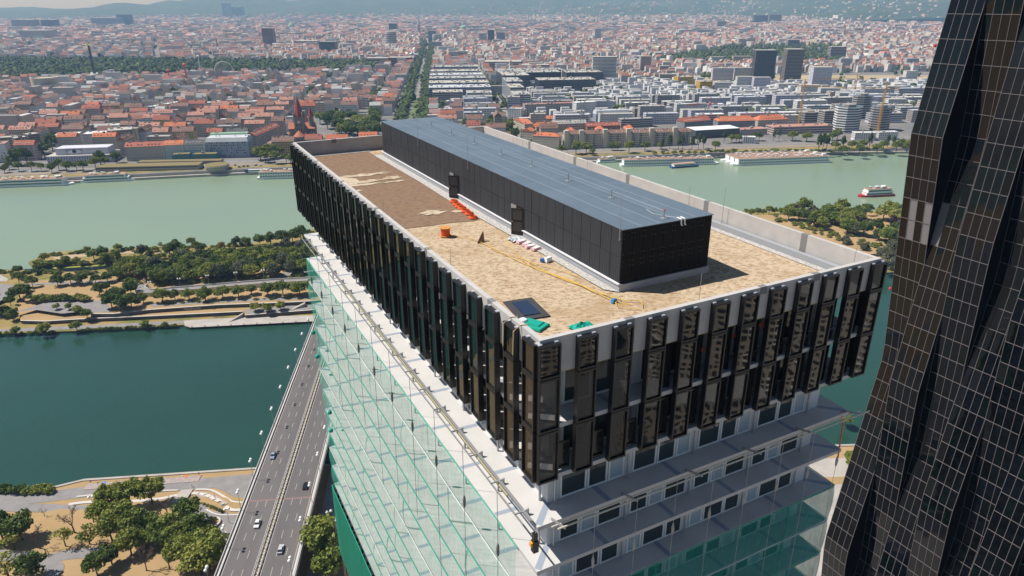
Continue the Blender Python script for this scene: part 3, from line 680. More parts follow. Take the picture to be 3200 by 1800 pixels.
for i in range(8):
    x = 3.2+2.9*i
    t = thing('hanging_rope', f'{ORD[i]} pale hanging rope from the near corner along the short facade', 'rope', (*BW(x,-.85), 0), TH, 'ropes along the short facade')
    MB().tube([(0,0,zs(0)+.4), (0,0,zs(0)-4), (.05,0,zs(0)-12)], .016, 4).build('line', mat('pale_rope', (.45,.42,.38), .9), t)
    MB().lathe([(.02,0),(.07,.1),(.10,.5),(.03,.9)], 6, (0,0), z=zs(1)-.4).build('knot', mat('pale_rope', (.45,.42,.38)), t)
tag(MB().tube([(*BW(24.3,.1),zs(0)+.1),(*BW(24.35,-.2),zs(0)-.9),(*BW(24.1,-.5),zs(0)-3.6)], .05, 6).build('orange_strap', mat('strap_orange', (.62,.14,.04), .7)), 'orange strap dangling at the right end of the short slab', 'strap')
# ================================================================ PLANT ROOM ON THE ROOF
PX0, PX1, PY0, PY1, PZ1, PZ0 = 9.56, 16.67, 6.65, 54.43, TZ+2.37, TZ-1.25
ph = thing('rooftop_plant_room', 'long black ribbed plant room with blue-grey metal roof on the tower top', 'plant room', (*BW(PX0,PY0), DECK), TH)
def pp(mb, name, m, smooth=False):
    o = mb.build(name, m, ph, smooth=smooth); o.location = (-PX0, -PY0, -DECK); return o
M_rib = mat('ribbed_dark_panel', (.034,.037,.043), .6, (.040,.043,.049), .5)
M_rib.node_tree.nodes['Principled BSDF'].inputs['Specular IOR Level'].default_value = .2
def add_ribs(m, freq, axis_rot):
    n, l = m.node_tree.nodes, m.node_tree.links; g = n.new('ShaderNodeNewGeometry'); mp = n.new('ShaderNodeMapping'); mp.inputs['Rotation'].default_value = (0,0,axis_rot)
    w = n.new('ShaderNodeTexWave'); w.inputs['Scale'].default_value = freq; w.bands_direction = 'Y'; l.new(g.outputs['Position'], mp.inputs[0]); l.new(mp.outputs[0], w.inputs[0])
    bp = n.new('ShaderNodeBump'); bp.inputs['Strength'].default_value = .6; bp.inputs['Distance'].default_value = .03; l.new(w.outputs['Fac'], bp.inputs['Height']); l.new(bp.outputs[0], n['Principled BSDF'].inputs['Normal'])
add_ribs(M_rib, 1.6, -TH)
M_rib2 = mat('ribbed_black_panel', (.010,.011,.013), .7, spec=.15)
pp(MB().box(PX0+.06,PY0+.06,DECK+.02,PX1-.06,PY1-.06,PZ1-.06), 'core', M_black)
pp(MB().box(PX0-.12,PY0-.12,DECK,PX1+.12,PY1+.12,PZ0+.02,top=True,bot=False), 'plinth', mat('plinth_metal', (.36,.38,.41), .5, (.31,.33,.36), .5))
pp(MB().box(PX0-.2,PY0-.1,PZ0+.022,PX0-.05,PY1+.1,PZ0+.10), 'flashing', M_wallw)
n_ = 42; dw = (PY1-PY0)/n_; zsp = TZ+.52
doors = {(11,12), (22,23)}
for i in range(n_):
    y0 = PY0+dw*i; dr = i in (11,12,22,23)
    for a, b in ((PZ0+.10,zsp-.012),(zsp+.012,PZ1-.05)):
        if dr and a < zsp-1: continue
        pp(MB().box(PX0-.03+random.uniform(-.008,.008),y0+.02,a,PX0+.05,y0+dw-.02,b), 'wall_panel', M_rib)
n2 = 9; dx = (PX1-PX0)/n2
for i in range(n2):
    for a, b in ((PZ0+.05,zsp-.012),(zsp+.012,PZ1-.05)):
        pp(MB().box(PX0+dx*i+.015,PY0-.03,a,PX0+dx*(i+1)-.015,PY0+.05,b), 'wall_panel', M_rib2)
        mb = MB()
        for px_ in (.1, dx-.1):
            for pz in (a+.2, (a+b)/2+.3, b-.25): mb.box(PX0+dx*i+px_-.02,PY0-.05,pz-.02,PX0+dx*i+px_+.02,PY0-.03,pz+.02)
        tag(pp(mb, 'rivet', mat('rivet', (.12,.125,.13), .5)), kind='stuff')
for i in range(n_):
    y0 = PY0+dw*i
    if i % 3 == 0: pp(MB().box(PX1-.05,y0+.02,PZ0+.05,PX1+.03,y0+dw*3-.02,PZ1-.05), 'wall_panel', M_rib)
# roof sheets
M_rf = [mat(f'roof_sheet_{i}', (.120+.008*i,.158+.010*i,.195+.012*i), .42, (.132+.008*i,.172+.010*i,.21+.012*i), .8, 4, spec=.5, metal=.15) for i in range(3)]
ns, nl = 5, 18; sx, sy = (PX1-PX0+.16)/ns, (PY1-PY0+.16)/nl
for i in range(ns):
    for j in range(nl):
        pp(MB().box(PX0-.08+sx*i+.012,PY0-.08+sy*j+.004,PZ1-.05,PX0-.08+sx*(i+1)-.012,PY0-.08+sy*(j+1)-.004,PZ1), 'roof_sheet', M_rf[random.choice((0,1,1,2))])
M_seam = mat('roof_seam', (.21,.25,.285), .5)
for i in range(1, ns): pp(MB().box(PX0-.08+sx*i-.03,PY0-.08,PZ1-.02,PX0-.08+sx*i+.03,PY1+.08,PZ1+.025), 'seam', M_seam)
mb = MB()
for i in range(ns):
    for j in range(nl*2):
        for u in (.25,.75): mb.box(PX0+sx*(i+u)-.03,PY0+sy*j/2+.3,PZ1,PX0+sx*(i+u)+.03,PY0+sy*j/2+.36,PZ1+.02)
tag(pp(mb, 'roof_screw', M_seam), kind='stuff')
for i in range(9):
    y = 53.6-5.78*i; x = 13.25
    pp(MB().lathe([(.22,0),(.22,.03),(.04,.06),(.035,.5),(.05,.5),(.05,.56)], 10, (x,y), z=PZ1), 'anchor_post', M_steel)
pp(MB().tube([(13.25,53.6-5.78*i,PZ1+.5) for i in range(9)], .008, 4), 'lifeline', M_steel)
pp(MB().tube([(13.5,9.5,PZ1+.05),(13.2,8.4,PZ1+.06),(13.6,7.5,PZ1+.06),(14.0,6.9,PZ1+.06)], .013, 5), 'loose_cable', M_wallw)
pp(MB().box(13.2,7.3,PZ1+.5,13.3,7.4,PZ1+.6), 'red_tag', mat('tag_red', (.6,.08,.06), .6))
for dx_ in (0,.28): pp(MB().tube([(14.0+dx_,PY0+.3,PZ1+.06),(14.0+dx_,PY0-.12,PZ1+.06),(14.0+dx_,PY0-.14,PZ1-.28),(14.08+dx_,PY0-.16,PZ1-.36)], .05, 6), 'overflow_pipe', M_white)
for i in (11, 22):
    y0 = PY0+dw*i
    pp(MB().box(PX0-.02,y0+.04,DECK+.1,PX0+.04,y0+dw*1.0,zsp-.05), 'door_leaf', M_black)
    d = MB(); d.box(0,0,0,.06,1.05,2.1); o = pp(d, 'door', mat('door_black', (.018,.018,.02), .4)); o.location = (-.1, y0-PY0+.0, .12); o.rotation_euler = (0,0,math.radians(38))
    q = MB()
    for zz in (.25,1.2): q.box(-.012,.14,zz,-.002,.9,zz+.75)
    r = q.build('door_panel', mat('door_panel', (.05,.05,.055), .3), o)
    MB().box(-.06,.9,1.0,-.002,.98,1.06).build('door_handle', M_steel, o)
    pp(MB().box(PX0-.04,y0+dw*1.15,DECK+.1,PX0+.02,y0+dw*1.95,zsp-.05), 'door_frame', mat('door_recess', (.22,.22,.22), .6))
# lightning rods
M_rod = mat('rod_metal', (.33,.31,.30), .5)
def rod(x, y, z0, h, label):
    t = thing('lightning_rod', label, 'lightning rod', (*BW(x,y), z0), TH)
    MB().tube([(0,0,0),(0,0,h*.5),(.01,0,h)], .024, 5, r1=.012).build('rod', M_rod, t)
    for zz in (.12,.62): MB().bar((0,0,zz), (.14,0,zz), .05).build('bracket', M_rod, t)
for i, (y, lab) in enumerate(((41.9,'thin lightning rod on the black plant room wall, farthest of three'),(29.4,'thin lightning rod on the black plant room wall between the doors'),(6.8,'thin lightning rod at the near corner of the black plant room'))):
    rod(PX0-.12, y, PZ1-.75, 3.0, lab)
for x, y, h, lab in ((24.1,1.2,2.9,'tall rod at the right corner of the roof parapet'),(24.4,13.5,3.4,'tall rod beside the far parapet nearest the plant room corner'),(24.4,17.5,2.6,'rod on the far parapet behind the plant room'),(24.4,33,2.9,'lone rod halfway along the far parapet'),(24.4,47,2.7,'left rod of the pair on the far parapet'),(24.4,49.5,2.7,'right rod of the pair on the far parapet'),(10.9,1.0,2.9,'rod standing on the gravel near the front parapet'),
                     (.8,13.0,2.3,'rod behind the long parapet nearest the near corner'),(.8,27.0,2.3,'rod behind the long parapet beside the brown bed'),(.8,41,2.3,'rod behind the long parapet near the pale patches'),(1.0,54,2.3,'rod behind the long parapet near the far corner')):
    rod(x, y, DECK+.05, h, lab)
# ================================================================ THINGS ON THE ROOF
def rt(name, label, cat, x, y, rz=0, group=None): return thing(name, label, cat, (*BW(x,y), DECK+.06), TH+rz, group)
M_or = mat('cable_orange', (.72,.10,.02), .6); M_orw = mat('drum_wood', (.55,.25,.07), .8)
for i, (x, y) in enumerate(((9.0,31.0),(8.85,30.0),(8.8,29.3),(8.75,28.6),(8.65,27.6),(8.6,26.7),(8.4,25.5))):
    t = rt('cable_coil', f'{ORD[i]} orange cable coil from the far door in the row beside the plant room', 'cable coil', x-.35, y, 0, 'orange cable coils beside the plant room')
    for j in range(3):
        MB().tube([(.36*math.cos(a)*(1-.1*j), .36*math.sin(a)*(1-.1*j), .05+.06*j) for a in np.linspace(0, 2*PI, 19)], .05, 6, cap=False).build('loop', M_or, t)
t = rt('cable_drum', 'orange cable drum with wooden flange standing on the gravel', 'cable drum', 4.15, 22.1); t.scale = (.82,)*3
MB().lathe([(.55,0),(.55,.06)], 16).build('flange', M_orw, t); MB().lathe([(.42,.06),(.44,.4),(.42,.78)], 16).build('drum', M_or, t)
MB().lathe([(.55,.78),(.55,.85),(.1,.85),(.1,.87)], 16).build('flange', M_orw, t)
t = rt('propped_board', 'small brown board propped up on the gravel', 'board', 6.0, 19.6, .5)
MB().add([(-.5,-.02,0),(.1,-.3,0),(.1,.3,0),(.3,0,.75),(.36,.02,.73),(-.45,.03,0)], [(0,1,3),(0,3,2),(1,2,3),(2,4,3)]).build('board', mat('board_brown', (.23,.14,.08), .9), t); MB().bar((.3,0,.7),(.55,.1,0),.06).build('strut', mat('board_brown', (.23,.14,.08)), t)
for i, (x, y, a) in enumerate(((8.7,17.9,.1),(8.8,17.2,.3),(8.75,16.6,-.1),(8.9,16.0,.2))):
    t = rt('insulation_pack', f'{ORD[i]} pink and white insulation pack from the open door', 'insulation', x-.1, y, a, 'insulation packs beside the plant room')
    MB().rbox(0,0,0,.16,.75,.42,0,tx=.93,ty=.9).build('bundle', mat('pink_wrap', (.66,.42,.44), .7), t); MB().rbox(.05,0,.161,.19,.45,.35,.1).build('wrap', M_white, t)
t = rt('plastic_sheet', 'crumpled clear plastic sheeting below the open door', 'plastic sheet', 8.5, 18.7)
rs = random.Random(3); gv = [(i*.14-.5, j*.14-.5, .22*rs.random()) for i in range(8) for j in range(8)]
MB().add(gv, [(i*8+j,(i+1)*8+j,(i+1)*8+j+1,i*8+j+1) for i in range(7) for j in range(7)]).build('sheet', mat('clear_film', (.50,.53,.55), .25), t)
t = rt('tool_bag', 'white bag with blue lid beside the plant room gravel strip', 'bag', 8.3, 13.4, .3)
MB().rbox(0,0,0,.3,.6,.35,0,tx=.8,ty=.7).build('bag', M_white, t); MB().rbox(-.3,.25,0,.22,.3,.25,.4).build('lid', mat('lid_blue', (.05,.15,.42), .6), t)
t = rt('solar_panel', 'dark solar panel lying on a black rubber mat', 'solar panel', 3.0, 6.9, -.12)
MB().box(-.95,-1.45,0,.95,1.45,.03).build('rubber_mat', mat('rubber', (.045,.045,.05), .8), t); MB().box(-.5,-1.0,.031,.5,1.0,.08).build('panel', mat('solar_blue', (.02,.035,.07), .15), t)
M_gn = mat('green_fabric', (.0,.30,.22), .7)
t = rt('folded_net', 'folded green net mat with white cap near the front corner', 'net', 2.3, 4.7, .1)
MB().rbox(0,0,0,.10,1.1,1.5,.4,tx=.94,ty=.94).build('mat', M_gn, t); MB().rbox(.05,.1,.101,.17,.7,1.1,.45,tx=.9,ty=.9).build('fold', M_gn, t); MB().lathe([(.25,0),(.22,.1),(.08,.16)], 10, (-.35,.55), z=.17).build('cap', M_white, t)
t = rt('crumpled_net', 'crumpled green net heap beside the front parapet', 'net', 4.5, 3.2)
gv = [((i-4)*.17+.05*rs.random(), (j-3)*.14, .05+.32*rs.random()*math.exp(-((i-4)**2+(j-3)**2)/12)) for i in range(9) for j in range(7)]
MB().add(gv, [(i*7+j,(i+1)*7+j,(i+1)*7+j+1,i*7+j+1) for i in range(8) for j in range(6)]).build('heap', M_gn, t)
M_yel = mat('cable_yellow', (.62,.40,.06), .7)
cab = [[(4.5,21.9),(5.6,20.5),(6.1,17.5),(6.5,14),(7.4,10.5),(8.0,7.5),(8.2,5.6),(8.9,4.4)],[(6.3,19.2),(6.0,17),(7.0,14.5),(7.2,11),(7.9,8),(8.4,5.9),(8.0,4.6),(8.9,3.6)],
       [(7.9,19.5),(7.2,16.8),(6.7,13.0),(7.6,9.6),(8.3,6.6),(8.8,5.2),(9.6,4.6),(9.2,3.8)],[(6.9,13.8),(8.0,11.5),(8.6,9.4)],[(7.3,10.7),(7.8,8.9),(8.0,6.9),(8.7,5.5),(8.1,5.0),(8.5,4.4)]]
for i, c_ in enumerate(cab):
    P = smooth_path([(x+random.uniform(-.05,.05), y) for x, y in c_], 6)
    tag(MB().tube([(*BW(x,y), DECK+.09+.012*i) for x, y in P], .022, 5).build('yellow_cable', M_yel), f'{("longest","winding","door-side","short","tangled")[i]} yellow cable snaking over the gravel roof', 'cable', 'yellow cables on the roof')
tag(MB().rbox(*BW(8.2,5.3),DECK+.06,DECK+.28,.4,.25,.6,tx=.7,ty=.6).build('cable_connector_bag', mat('bag_blue', (.03,.22,.5), .6)), 'small blue bag on the yellow cable tangle', 'bag')
for i, y in enumerate((3.0,1.9)):
    tag(MB().tube([(*BW(.6,y-.1),DECK+.1),(*BW(.34,y),TZ+.03),(*BW(-.05,y+.05),TZ+.03),(*BW(-.4,y+.1),TZ-.25),(*BW(-.42,y+.15),TZ-1.6)], .035, 5).build('tied_rope', mat('rope_tan', (.50,.38,.20), .9)), f'{("farther","nearer")[i]} tan rope slung over the long parapet near the corner', 'rope', 'tan ropes over the parapet')
# ================================================================ DARK FOLDED GLASS TOWER (tower coordinates as well)
dc = thing('glass_tower', 'dark folded glass tower with thin pale mullions at the right edge', 'tower', (*BW(98,20), 4), TH)
def dp(mb, name, m): o = mb.build(name, m, dc); o.location = (-98,-20,-4); return o
DX, DY1, SWD, PWD, SH = 98.0, 45.0, 5.24, 1.31, 3.6
M_dc = [mat(f'dc_glass_{i}', c, .03, spec=.42, bump=.02, bscale=.5+.1*i, bdet=0) for i, c in enumerate(((.0015,.002,.003),(.003,.0042,.005),(.003,.004,.007),(.002,.0045,.004)))]
M_dcr = mat('dc_return_glass', (.003,.003,.0035), .4, spec=.04)
M_mull = mat('dc_mullion', (.17,.15,.15), .5); M_dcp = mat('dc_covered_panel', (.23,.205,.20), .7)
def tri(u): u = u % 1.0; return 4*abs(u-.5)-1
def dcx(i, z):
    return DX-2.9*tri((z-(TZ-4.6))/84.0+(0,.52,.18,.74,.30,.86,.42,.05,.60,.22,.78)[i % 11])*(1,.62,.5,.68,.52,.7,.5,.66,.6,.5,.66)[i % 11]
NS = 11; ZT = 229.0; nfl = int((ZT-6)/SH)
cand = []; mull = MB(); rtn = {}; rest = {0: MB(), 1: MB(), 2: MB(), 3: MB()}
zb = [TZ-4.6-SH*(j-15) for j in range(0, 62)]         # storey lines
zb = [z for z in zb if 5 < z < ZT]
prs = random.Random(11)
for i in range(NS):
    ya = DY1-SWD*i
    for j in range(len(zb)-1):
        z1, z0 = zb[j], zb[j+1]; xa, xb = dcx(i, z1), dcx(i, z0)
        mull.bar((xa-.03,ya,z1), (xa-.03,ya-SWD,z1), .07, .075)
        for p in range(4):
            y = ya-PWD*p
            mull.bar((xa-.03,y,z1), (xb-.03,y,z0), .06, .06)
            P = pj((*BW(DX, y-PWD/2), (z0+z1)/2)); vis = -200 < P[0] < 3260 and -60 < P[1] < 1860 and P[2] > 0
            cand.append((P[2] if vis else 1e9, i, j, p))
        mull.bar((xa-.03,ya-SWD+.02,z1), (xb-.03,ya-SWD+.02,z0), .07, .09)
        if i < NS-1:
            rtn.setdefault(i, MB()).add([(xa,ya-SWD,z1),(dcx(i+1,z1),ya-SWD,z1),(dcx(i+1,z0),ya-SWD,z0),(xb,ya-SWD,z0)], [(0,1,2,3)])
cand.sort(); chosen = {c[1:] for c in cand[:298] if c[0] < 1e8}
covered = {(0,18,1),(0,19,1),(0,18,3),(0,19,3),(1,18,0),(1,19,0)}
for d, i, j, p in cand:
    z1, z0 = zb[j], zb[j+1]; xa, xb = dcx(i, z1), dcx(i, z0); y1 = DY1-SWD*i-PWD*p; y0 = y1-PWD
    tw_ = prs.uniform(-.012,.012); tv = prs.uniform(-.010,.010)
    q = [(xa+tw_+tv,y1,z1),(xa-tw_+tv,y0,z1),(xb-tw_-tv,y0,z0),(xb+tw_-tv,y1,z0)]
    mi = 3 if prs.random() < .2 else (0,1,2)[(i*7+j//3) % 3]
    if (i,j,p) in covered:
        dp(MB().poly(q), 'covered_panel', M_dcp)
    elif (i,j,p) in chosen: dp(MB().poly(q), 'pane', M_dc[mi])
    else: rest[mi].poly(q)
for mi, mb in rest.items():
    if mb.f: tag(dp(mb, 'pane_field', M_dc[mi]), kind='stuff')
tag(dp(mull, 'mullion', M_mull), kind='stuff')
for mb in rtn.values(): dp(mb, 'fold_return', M_dcr)
# body behind the folded front
dp(MB().box(DX+3.2, DY1-SWD*NS, 4, DX+30, DY1-.3, ZT), 'body', M_dcr)
dp(MB().add([(dcx(0,z),DY1,z) for z in zb]+[(DX+3.3,DY1,z) for z in zb], [(j,j+1,len(zb)+j+1,len(zb)+j) for j in range(len(zb)-1)]), 'end_wall', M_dcr)
for z in (TZ+8.5, TZ-33):
    dp(MB().lathe([(.1,0),(.22,.1),(.22,.35),(.05,.5)], 8, (dcx(0,z)-.1,DY1+.3), z=z), 'warning_lamp', mat('lamp_red', (.7,.03,.03), .4))
# ================================================================ BLOCKS BEHIND THE CAMERA (seen mirrored in the facades)
M_beige = mat('beige_render', (.55,.47,.38), .85, (.50,.43,.35), .05); M_bwin = mat('block_window', (.03,.04,.05), .15)
def mirror_block(x, y, w, d, h, rz, label):
    t = thing('apartment_block', label, 'apartment block', (x,y,4), rz)
    MB().box(0,0,0,w,d,h,bot=False).build('wall', M_beige, t)
    MB().box(-.2,-.2,h,w+.2,d+.2,h+.8).build('roof', M_conc, t)
    mb = MB(); nx = int(w/3.4); nz = int(h/3.1)
    for k in range(nz):
        for i in range(nx):
            X = 1.0+3.4*i; mb.box(X,d,1+3.1*k,X+(2.2 if i % 3 else 1.3),d+.06,1+3.1*k+1.6); mb.box(X,-.06,1+3.1*k,X+2,0,1+3.1*k+1.6)
        for i in range(int(d/3.4)): mb.box(-.06,1+3.4*i,1+3.1*k,0,2.8+3.4*i,1+3.1*k+1.6); mb.box(w,1+3.4*i,1+3.1*k,w+.06,2.8+3.4*i,1+3.1*k+1.6)
    tag(mb.build('window_grid', M_bwin, t), kind='stuff')
    mb = MB()
    for k in range(1, nz):
        for i in range(0, nx, 3): mb.box(.8+3.4*i,d+.06,.6+3.1*k,3.6+3.4*i,d+1.3,.75+3.1*k)
    tag(mb.build('balcony_stack', M_white, t), kind='stuff')
mirror_block(*BW(175,-215),100,18,78,TH+PI*.25,'beige apartment slab mirrored in the right half of the crown')
mirror_block(*BW(120,-150),48,16,62,TH+.35,'lower beige apartment slab mirrored in the middle of the crown')
mirror_block(*BW(70,-290),120,20,60,TH+.15,'wide low beige block behind the camera')
mirror_block(*BW(300,-90),60,18,70,TH+PI*.42,'beige apartment slab mirrored at the right end of the crown')
# ================================================================ CITY
CZ = 5.95
FOOT = []                                   # footprints taken: (cx, cy, half length, half depth, angle)
def taken(x, y, r=8):
    for cx, cy, a, b, ang in FOOT:
        dx, dy = x-cx, y-cy; c, s = math.cos(-ang), math.sin(-ang)
        if abs(dx*c-dy*s) < a+r and abs(dx*s+dy*c) < b+r: return True
    return False
def hm_(name, c, c2=None, rough=.85): return mat(name, c, rough, c2 or tuple(v*.86 for v in c), .08, 5)
WM = dict(cream=hm_('wall_cream', (.58,.52,.43)), white=hm_('wall_white', (.70,.70,.69)), grey=hm_('wall_grey', (.42,.41,.40)), beige=hm_('wall_beige', (.48,.42,.34)), blue=hm_('wall_bluegrey', (.36,.40,.48)),
          ochre=hm_('wall_ochre', (.56,.42,.20)), brown=hm_('wall_brown', (.26,.215,.18)), yellow=hm_('wall_yellow', (.62,.38,.03)), dark=hm_('wall_dark', (.07,.075,.085), rough=.4), concrete=hm_('wall_concrete', (.36,.335,.31)),
          scaff=hm_('wall_scaffold', (.30,.31,.33)), pink=hm_('wall_pink', (.50,.40,.38)), brick=hm_('wall_brick', (.30,.17,.12)), teal=mat('wall_teal_glass', (.05,.22,.24), .15, spec=.6), lilac=hm_('wall_lilac', (.58,.58,.66)))
RM = dict(orange=hm_('roof_orange', (.52,.16,.07)), red=hm_('roof_red', (.36,.115,.07)), brown=hm_('roof_brown', (.235,.135,.10)), dark=hm_('roof_dark', (.10,.095,.10)), flat=hm_('roof_flat', (.40,.39,.37)), gravel=hm_('roof_gravel', (.46,.43,.38)),
          green=hm_('roof_copper', (.26,.42,.30)), white=hm_('roof_white', (.74,.74,.73)), grass=hm_('roof_grass', (.17,.155,.06), (.22,.15,.07)), sheet=hm_('roof_sheet_metal', (.50,.52,.55)), pinkr=hm_('roof_pink', (.46,.23,.17)))
def roof_mesh(w, d, h, kind, rise, ov=.4):
    mb = MB()
    if kind == 'gable':
        mb.add([(-ov,-ov,h),(w+ov,-ov,h),(w+ov,d+ov,h),(-ov,d+ov,h),(-ov,d/2,h+rise),(w+ov,d/2,h+rise)], [(0,1,5,4),(2,3,4,5),(0,4,3),(1,2,5),(3,2,1,0)])
    elif kind == 'hip':
        e = min(d/2, w/2.2)
        mb.add([(-ov,-ov,h),(w+ov,-ov,h),(w+ov,d+ov,h),(-ov,d+ov,h),(e,d/2,h+rise),(w-e,d/2,h+rise)], [(0,1,5,4),(2,3,4,5),(0,4,3),(1,2,5),(3,2,1,0)])
    elif kind == 'gable_y':
        mb.add([(-ov,-ov,h),(w+ov,-ov,h),(w+ov,d+ov,h),(-ov,d+ov,h),(w/2,-ov,h+rise),(w/2,d+ov,h+rise)], [(0,1,4),(1,2,5,4),(2,3,5),(3,0,4,5),(3,2,1,0)])
    elif kind == 'mansard':
        a = 2.2
        mb.add([(-ov,-ov,h),(w+ov,-ov,h),(w+ov,d+ov,h),(-ov,d+ov,h),(a*.5,a,h+rise),(w-a*.5,a,h+rise),(w-a*.5,d-a,h+rise),(a*.5,d-a,h+rise)], [(0,1,5,4),(1,2,6,5),(2,3,7,6),(3,0,4,7),(4,5,6,7),(3,2,1,0)])
    else:
        mb.box(-.15,-.15,h,w+.15,d+.15,h+.35)
    return mb
def house(x, y, rz, w, d, h, roof, wm, rm, label, cat='house', name='house', rise=4.5, group=None, win=(3.0,1.3,1.7), fl=3.3, style='holes', extra=True, seed=0, cz=CZ):
    rs = random.Random(seed or int(x*13+y*7)); t = thing(name, label, cat, (x,y,cz), rz, group)
    MB().box(0,0,0,w,d,h,top=True,bot=False).build('wall', WM[wm] if isinstance(wm, str) else wm, t)
    rf = roof_mesh(w, d, h, roof, rise).build('roof', RM[rm] if isinstance(rm, str) else rm, t)
    sp, ww, wh = win; mb = MB(); nf = max(1, int(h/fl))
    if style == 'bands':
        for k in range(nf):
            z = h-fl*(k+1)+fl*.35
            if z < .5: continue
            mb.poly([(.5,-.04,z),(w-.5,-.04,z),(w-.5,-.04,z+wh),(.5,-.04,z+wh)]); mb.poly([(-.04,d-.5,z),(-.04,.5,z),(-.04,.5,z+wh),(-.04,d-.5,z+wh)]); mb.poly([(w+.04,.5,z),(w+.04,d-.5,z),(w+.04,d-.5,z+wh),(w+.04,.5,z+wh)])
    elif style != 'none':
        for k in range(nf):
            z = h-fl*(k+1)+fl*.3
            if z < .4: continue
            for u in np.arange(1.0, w-ww-.4, sp):
                if style == 'random':
                    if rs.random() < .45: continue
                    u = u+rs.uniform(-.7,.7)
                if style == 'slots': mb.poly([(u,-.04,z-.3),(u+ww,-.04,z-.3),(u+ww,-.04,z+fl*.75),(u,-.04,z+fl*.75)]); continue
                mb.poly([(u,-.04,z),(u+ww,-.04,z),(u+ww,-.04,z+wh),(u,-.04,z+wh)])
            for u in np.arange(1.2, d-ww-.4, sp):
                mb.poly([(-.04,u+ww,z),(-.04,u,z),(-.04,u,z+wh),(-.04,u+ww,z+wh)]); mb.poly([(w+.04,u,z),(w+.04,u+ww,z),(w+.04,u+ww,z+wh),(w+.04,u,z+wh)])
    if mb.f: tag(mb.build('window_grid', M_win, t), kind='stuff')
    if extra:
        mb = MB()
        if roof in ('gable', 'hip', 'mansard'):
            for _ in range(max(1, int(w/9))):
                u = rs.uniform(2, max(2.5, w-2)); v = d/2+rs.uniform(-1.5,1.5); mb.box(u,v-.5,h+rise*.5,u+rs.uniform(.8,2.2),v+.5,h+rise+1.3)
            tag(mb.build('chimney', WM['grey'], rf), kind='stuff')
            if roof != 'mansard':
                mb = MB()
                for u in np.arange(2.5, w-2.5, 4.2):
                    if rs.random() < .7: mb.box(u,d*.12,h+rise*.2,u+1.2,d*.3,h+rise*.2+1.5)
                if mb.f: tag(mb.build('dormer', RM['dark'] if rs.random() < .5 else WM['white'], rf), kind='stuff')
        elif w > 6 and d > 6:
            for _ in range(max(1, int(w*d/220))):
                u, v = rs.uniform(1, w-4.5), rs.uniform(1, d-4); mb.box(u,v,h+.35,u+rs.uniform(1.5,5),v+rs.uniform(1.2,3.2),h+.35+rs.uniform(.8,3))
            tag(mb.build('roof_plant', WM['grey'], rf), kind='stuff')
            mb = MB(); 
            for a in ((0,0,w,.3),(0,d-.3,w,d),(0,.3,.3,d-.3),(w-.3,.3,w,d-.3)): mb.box(a[0],a[1],h+.35,a[2],a[3],h+.9)
            mb.build('roof_edge', WM[wm] if isinstance(wm, str) else wm, rf)
    c, s = math.cos(rz), math.sin(rz); FOOT.append((x+w/2*c-d/2*s, y+w/2*s+d/2*c, w/2, d/2, rz))
    return t
def pxh(x0, y0, x1, y1, yt, d, roof, wm, rm, label, **kw):
    A, B = G(x0,y0,CZ), G(x1,y1,CZ); h = zat(x0, yt, *A)-CZ
    return house(*A, math.atan2(B[1]-A[1], B[0]-A[0]), math.hypot(B[0]-A[0], B[1]-A[1]), d, h, roof, wm, rm, label, **kw)
H_, A_, O_ = dict(cat='house', name='town_house'), dict(cat='apartment block', name='apartment_block'), dict(cat='office', name='office_building')
# ---- waterfront, left
pxh(-70,511,30,504,455,22,'flat','white','pinkr','white block with scattered square windows at the left edge above the quay', style='random', **A_)
pxh(62,492,100,487,432,16,'flat','brown','gravel','tall brown stepped apartment block beside the white block, left wing', fl=3, style='bands', win=(3,1,1.1), **A_)
pxh(104,485,139,480,421,18,'flat','brown','gravel','tall brown stepped apartment block beside the dark trees, right wing', fl=3, style='bands', win=(3,1,1.1), **A_)
pxh(2,470,58,466,432,16,'flat','beige','gravel','beige stepped flats behind the tall brown block', fl=3, style='bands', win=(3,1,1.1), **A_)
# hotel with the eye picture
eh = thing('eye_hotel', 'white hotel with slotted base and a giant printed eye on its upper wall', 'hotel', (*G(150,513,CZ), CZ), 0)
A, B = np.array(G(150,513,CZ)), np.array(G(352,506,CZ)); rz = math.atan2(B[1]-A[1], B[0]-A[0]); eh.rotation_euler.z = rz; w = float(np.linalg.norm(B-A)); h1 = zat(150,490,*A)-CZ; h2 = h1+8.6
MB().box(0,0,0,w,34,h1).build('base_storeys', WM['lilac'], eh); MB().box(-.3,-.3,h1,w+.3,34.3,h1+.5).build('base_roof', RM['gravel'], eh)
mb = MB()
for u in np.arange(1.8, w-2, 3.05):
    for z0, z1 in ((.8,h1*.45),(h1*.55,h1-1)): mb.poly([(u,-.05,z0),(u+.9,-.05,z0),(u+.9,-.05,z1),(u,-.05,z1)])
for v in np.arange(2, 31, 3.0): mb.poly([(w+.05,v,1),(w+.05,v+.9,1),(w+.05,v+.9,h1-1),(w+.05,v,h1-1)])
tag(mb.build('window_slot', M_win, eh), kind='stuff')
ub = MB().box(9,7,h1+.5,w-5,30,h2).build('upper_storey', WM['lilac'], eh)
e0, ew, eh_ = 21.0, 20.5, 7.2
ez = h1+.75; cx, cz = e0+ew*.5, ez+eh_*.5
def disc(rx, rz_, y, n=28, ox=0, oz=0): return [(cx+ox+rx*math.cos(2*PI*i/n), y, cz+oz+rz_*math.sin(2*PI*i/n)) for i in range(n)]
MB().poly([(e0,6.95,ez),(e0+ew,6.95,ez),(e0+ew,6.95,ez+eh_),(e0,6.95,ez+eh_)]).build('eye_picture', mat('print_skin', (.40,.43,.55), .8, (.30,.34,.47), .3), eh)
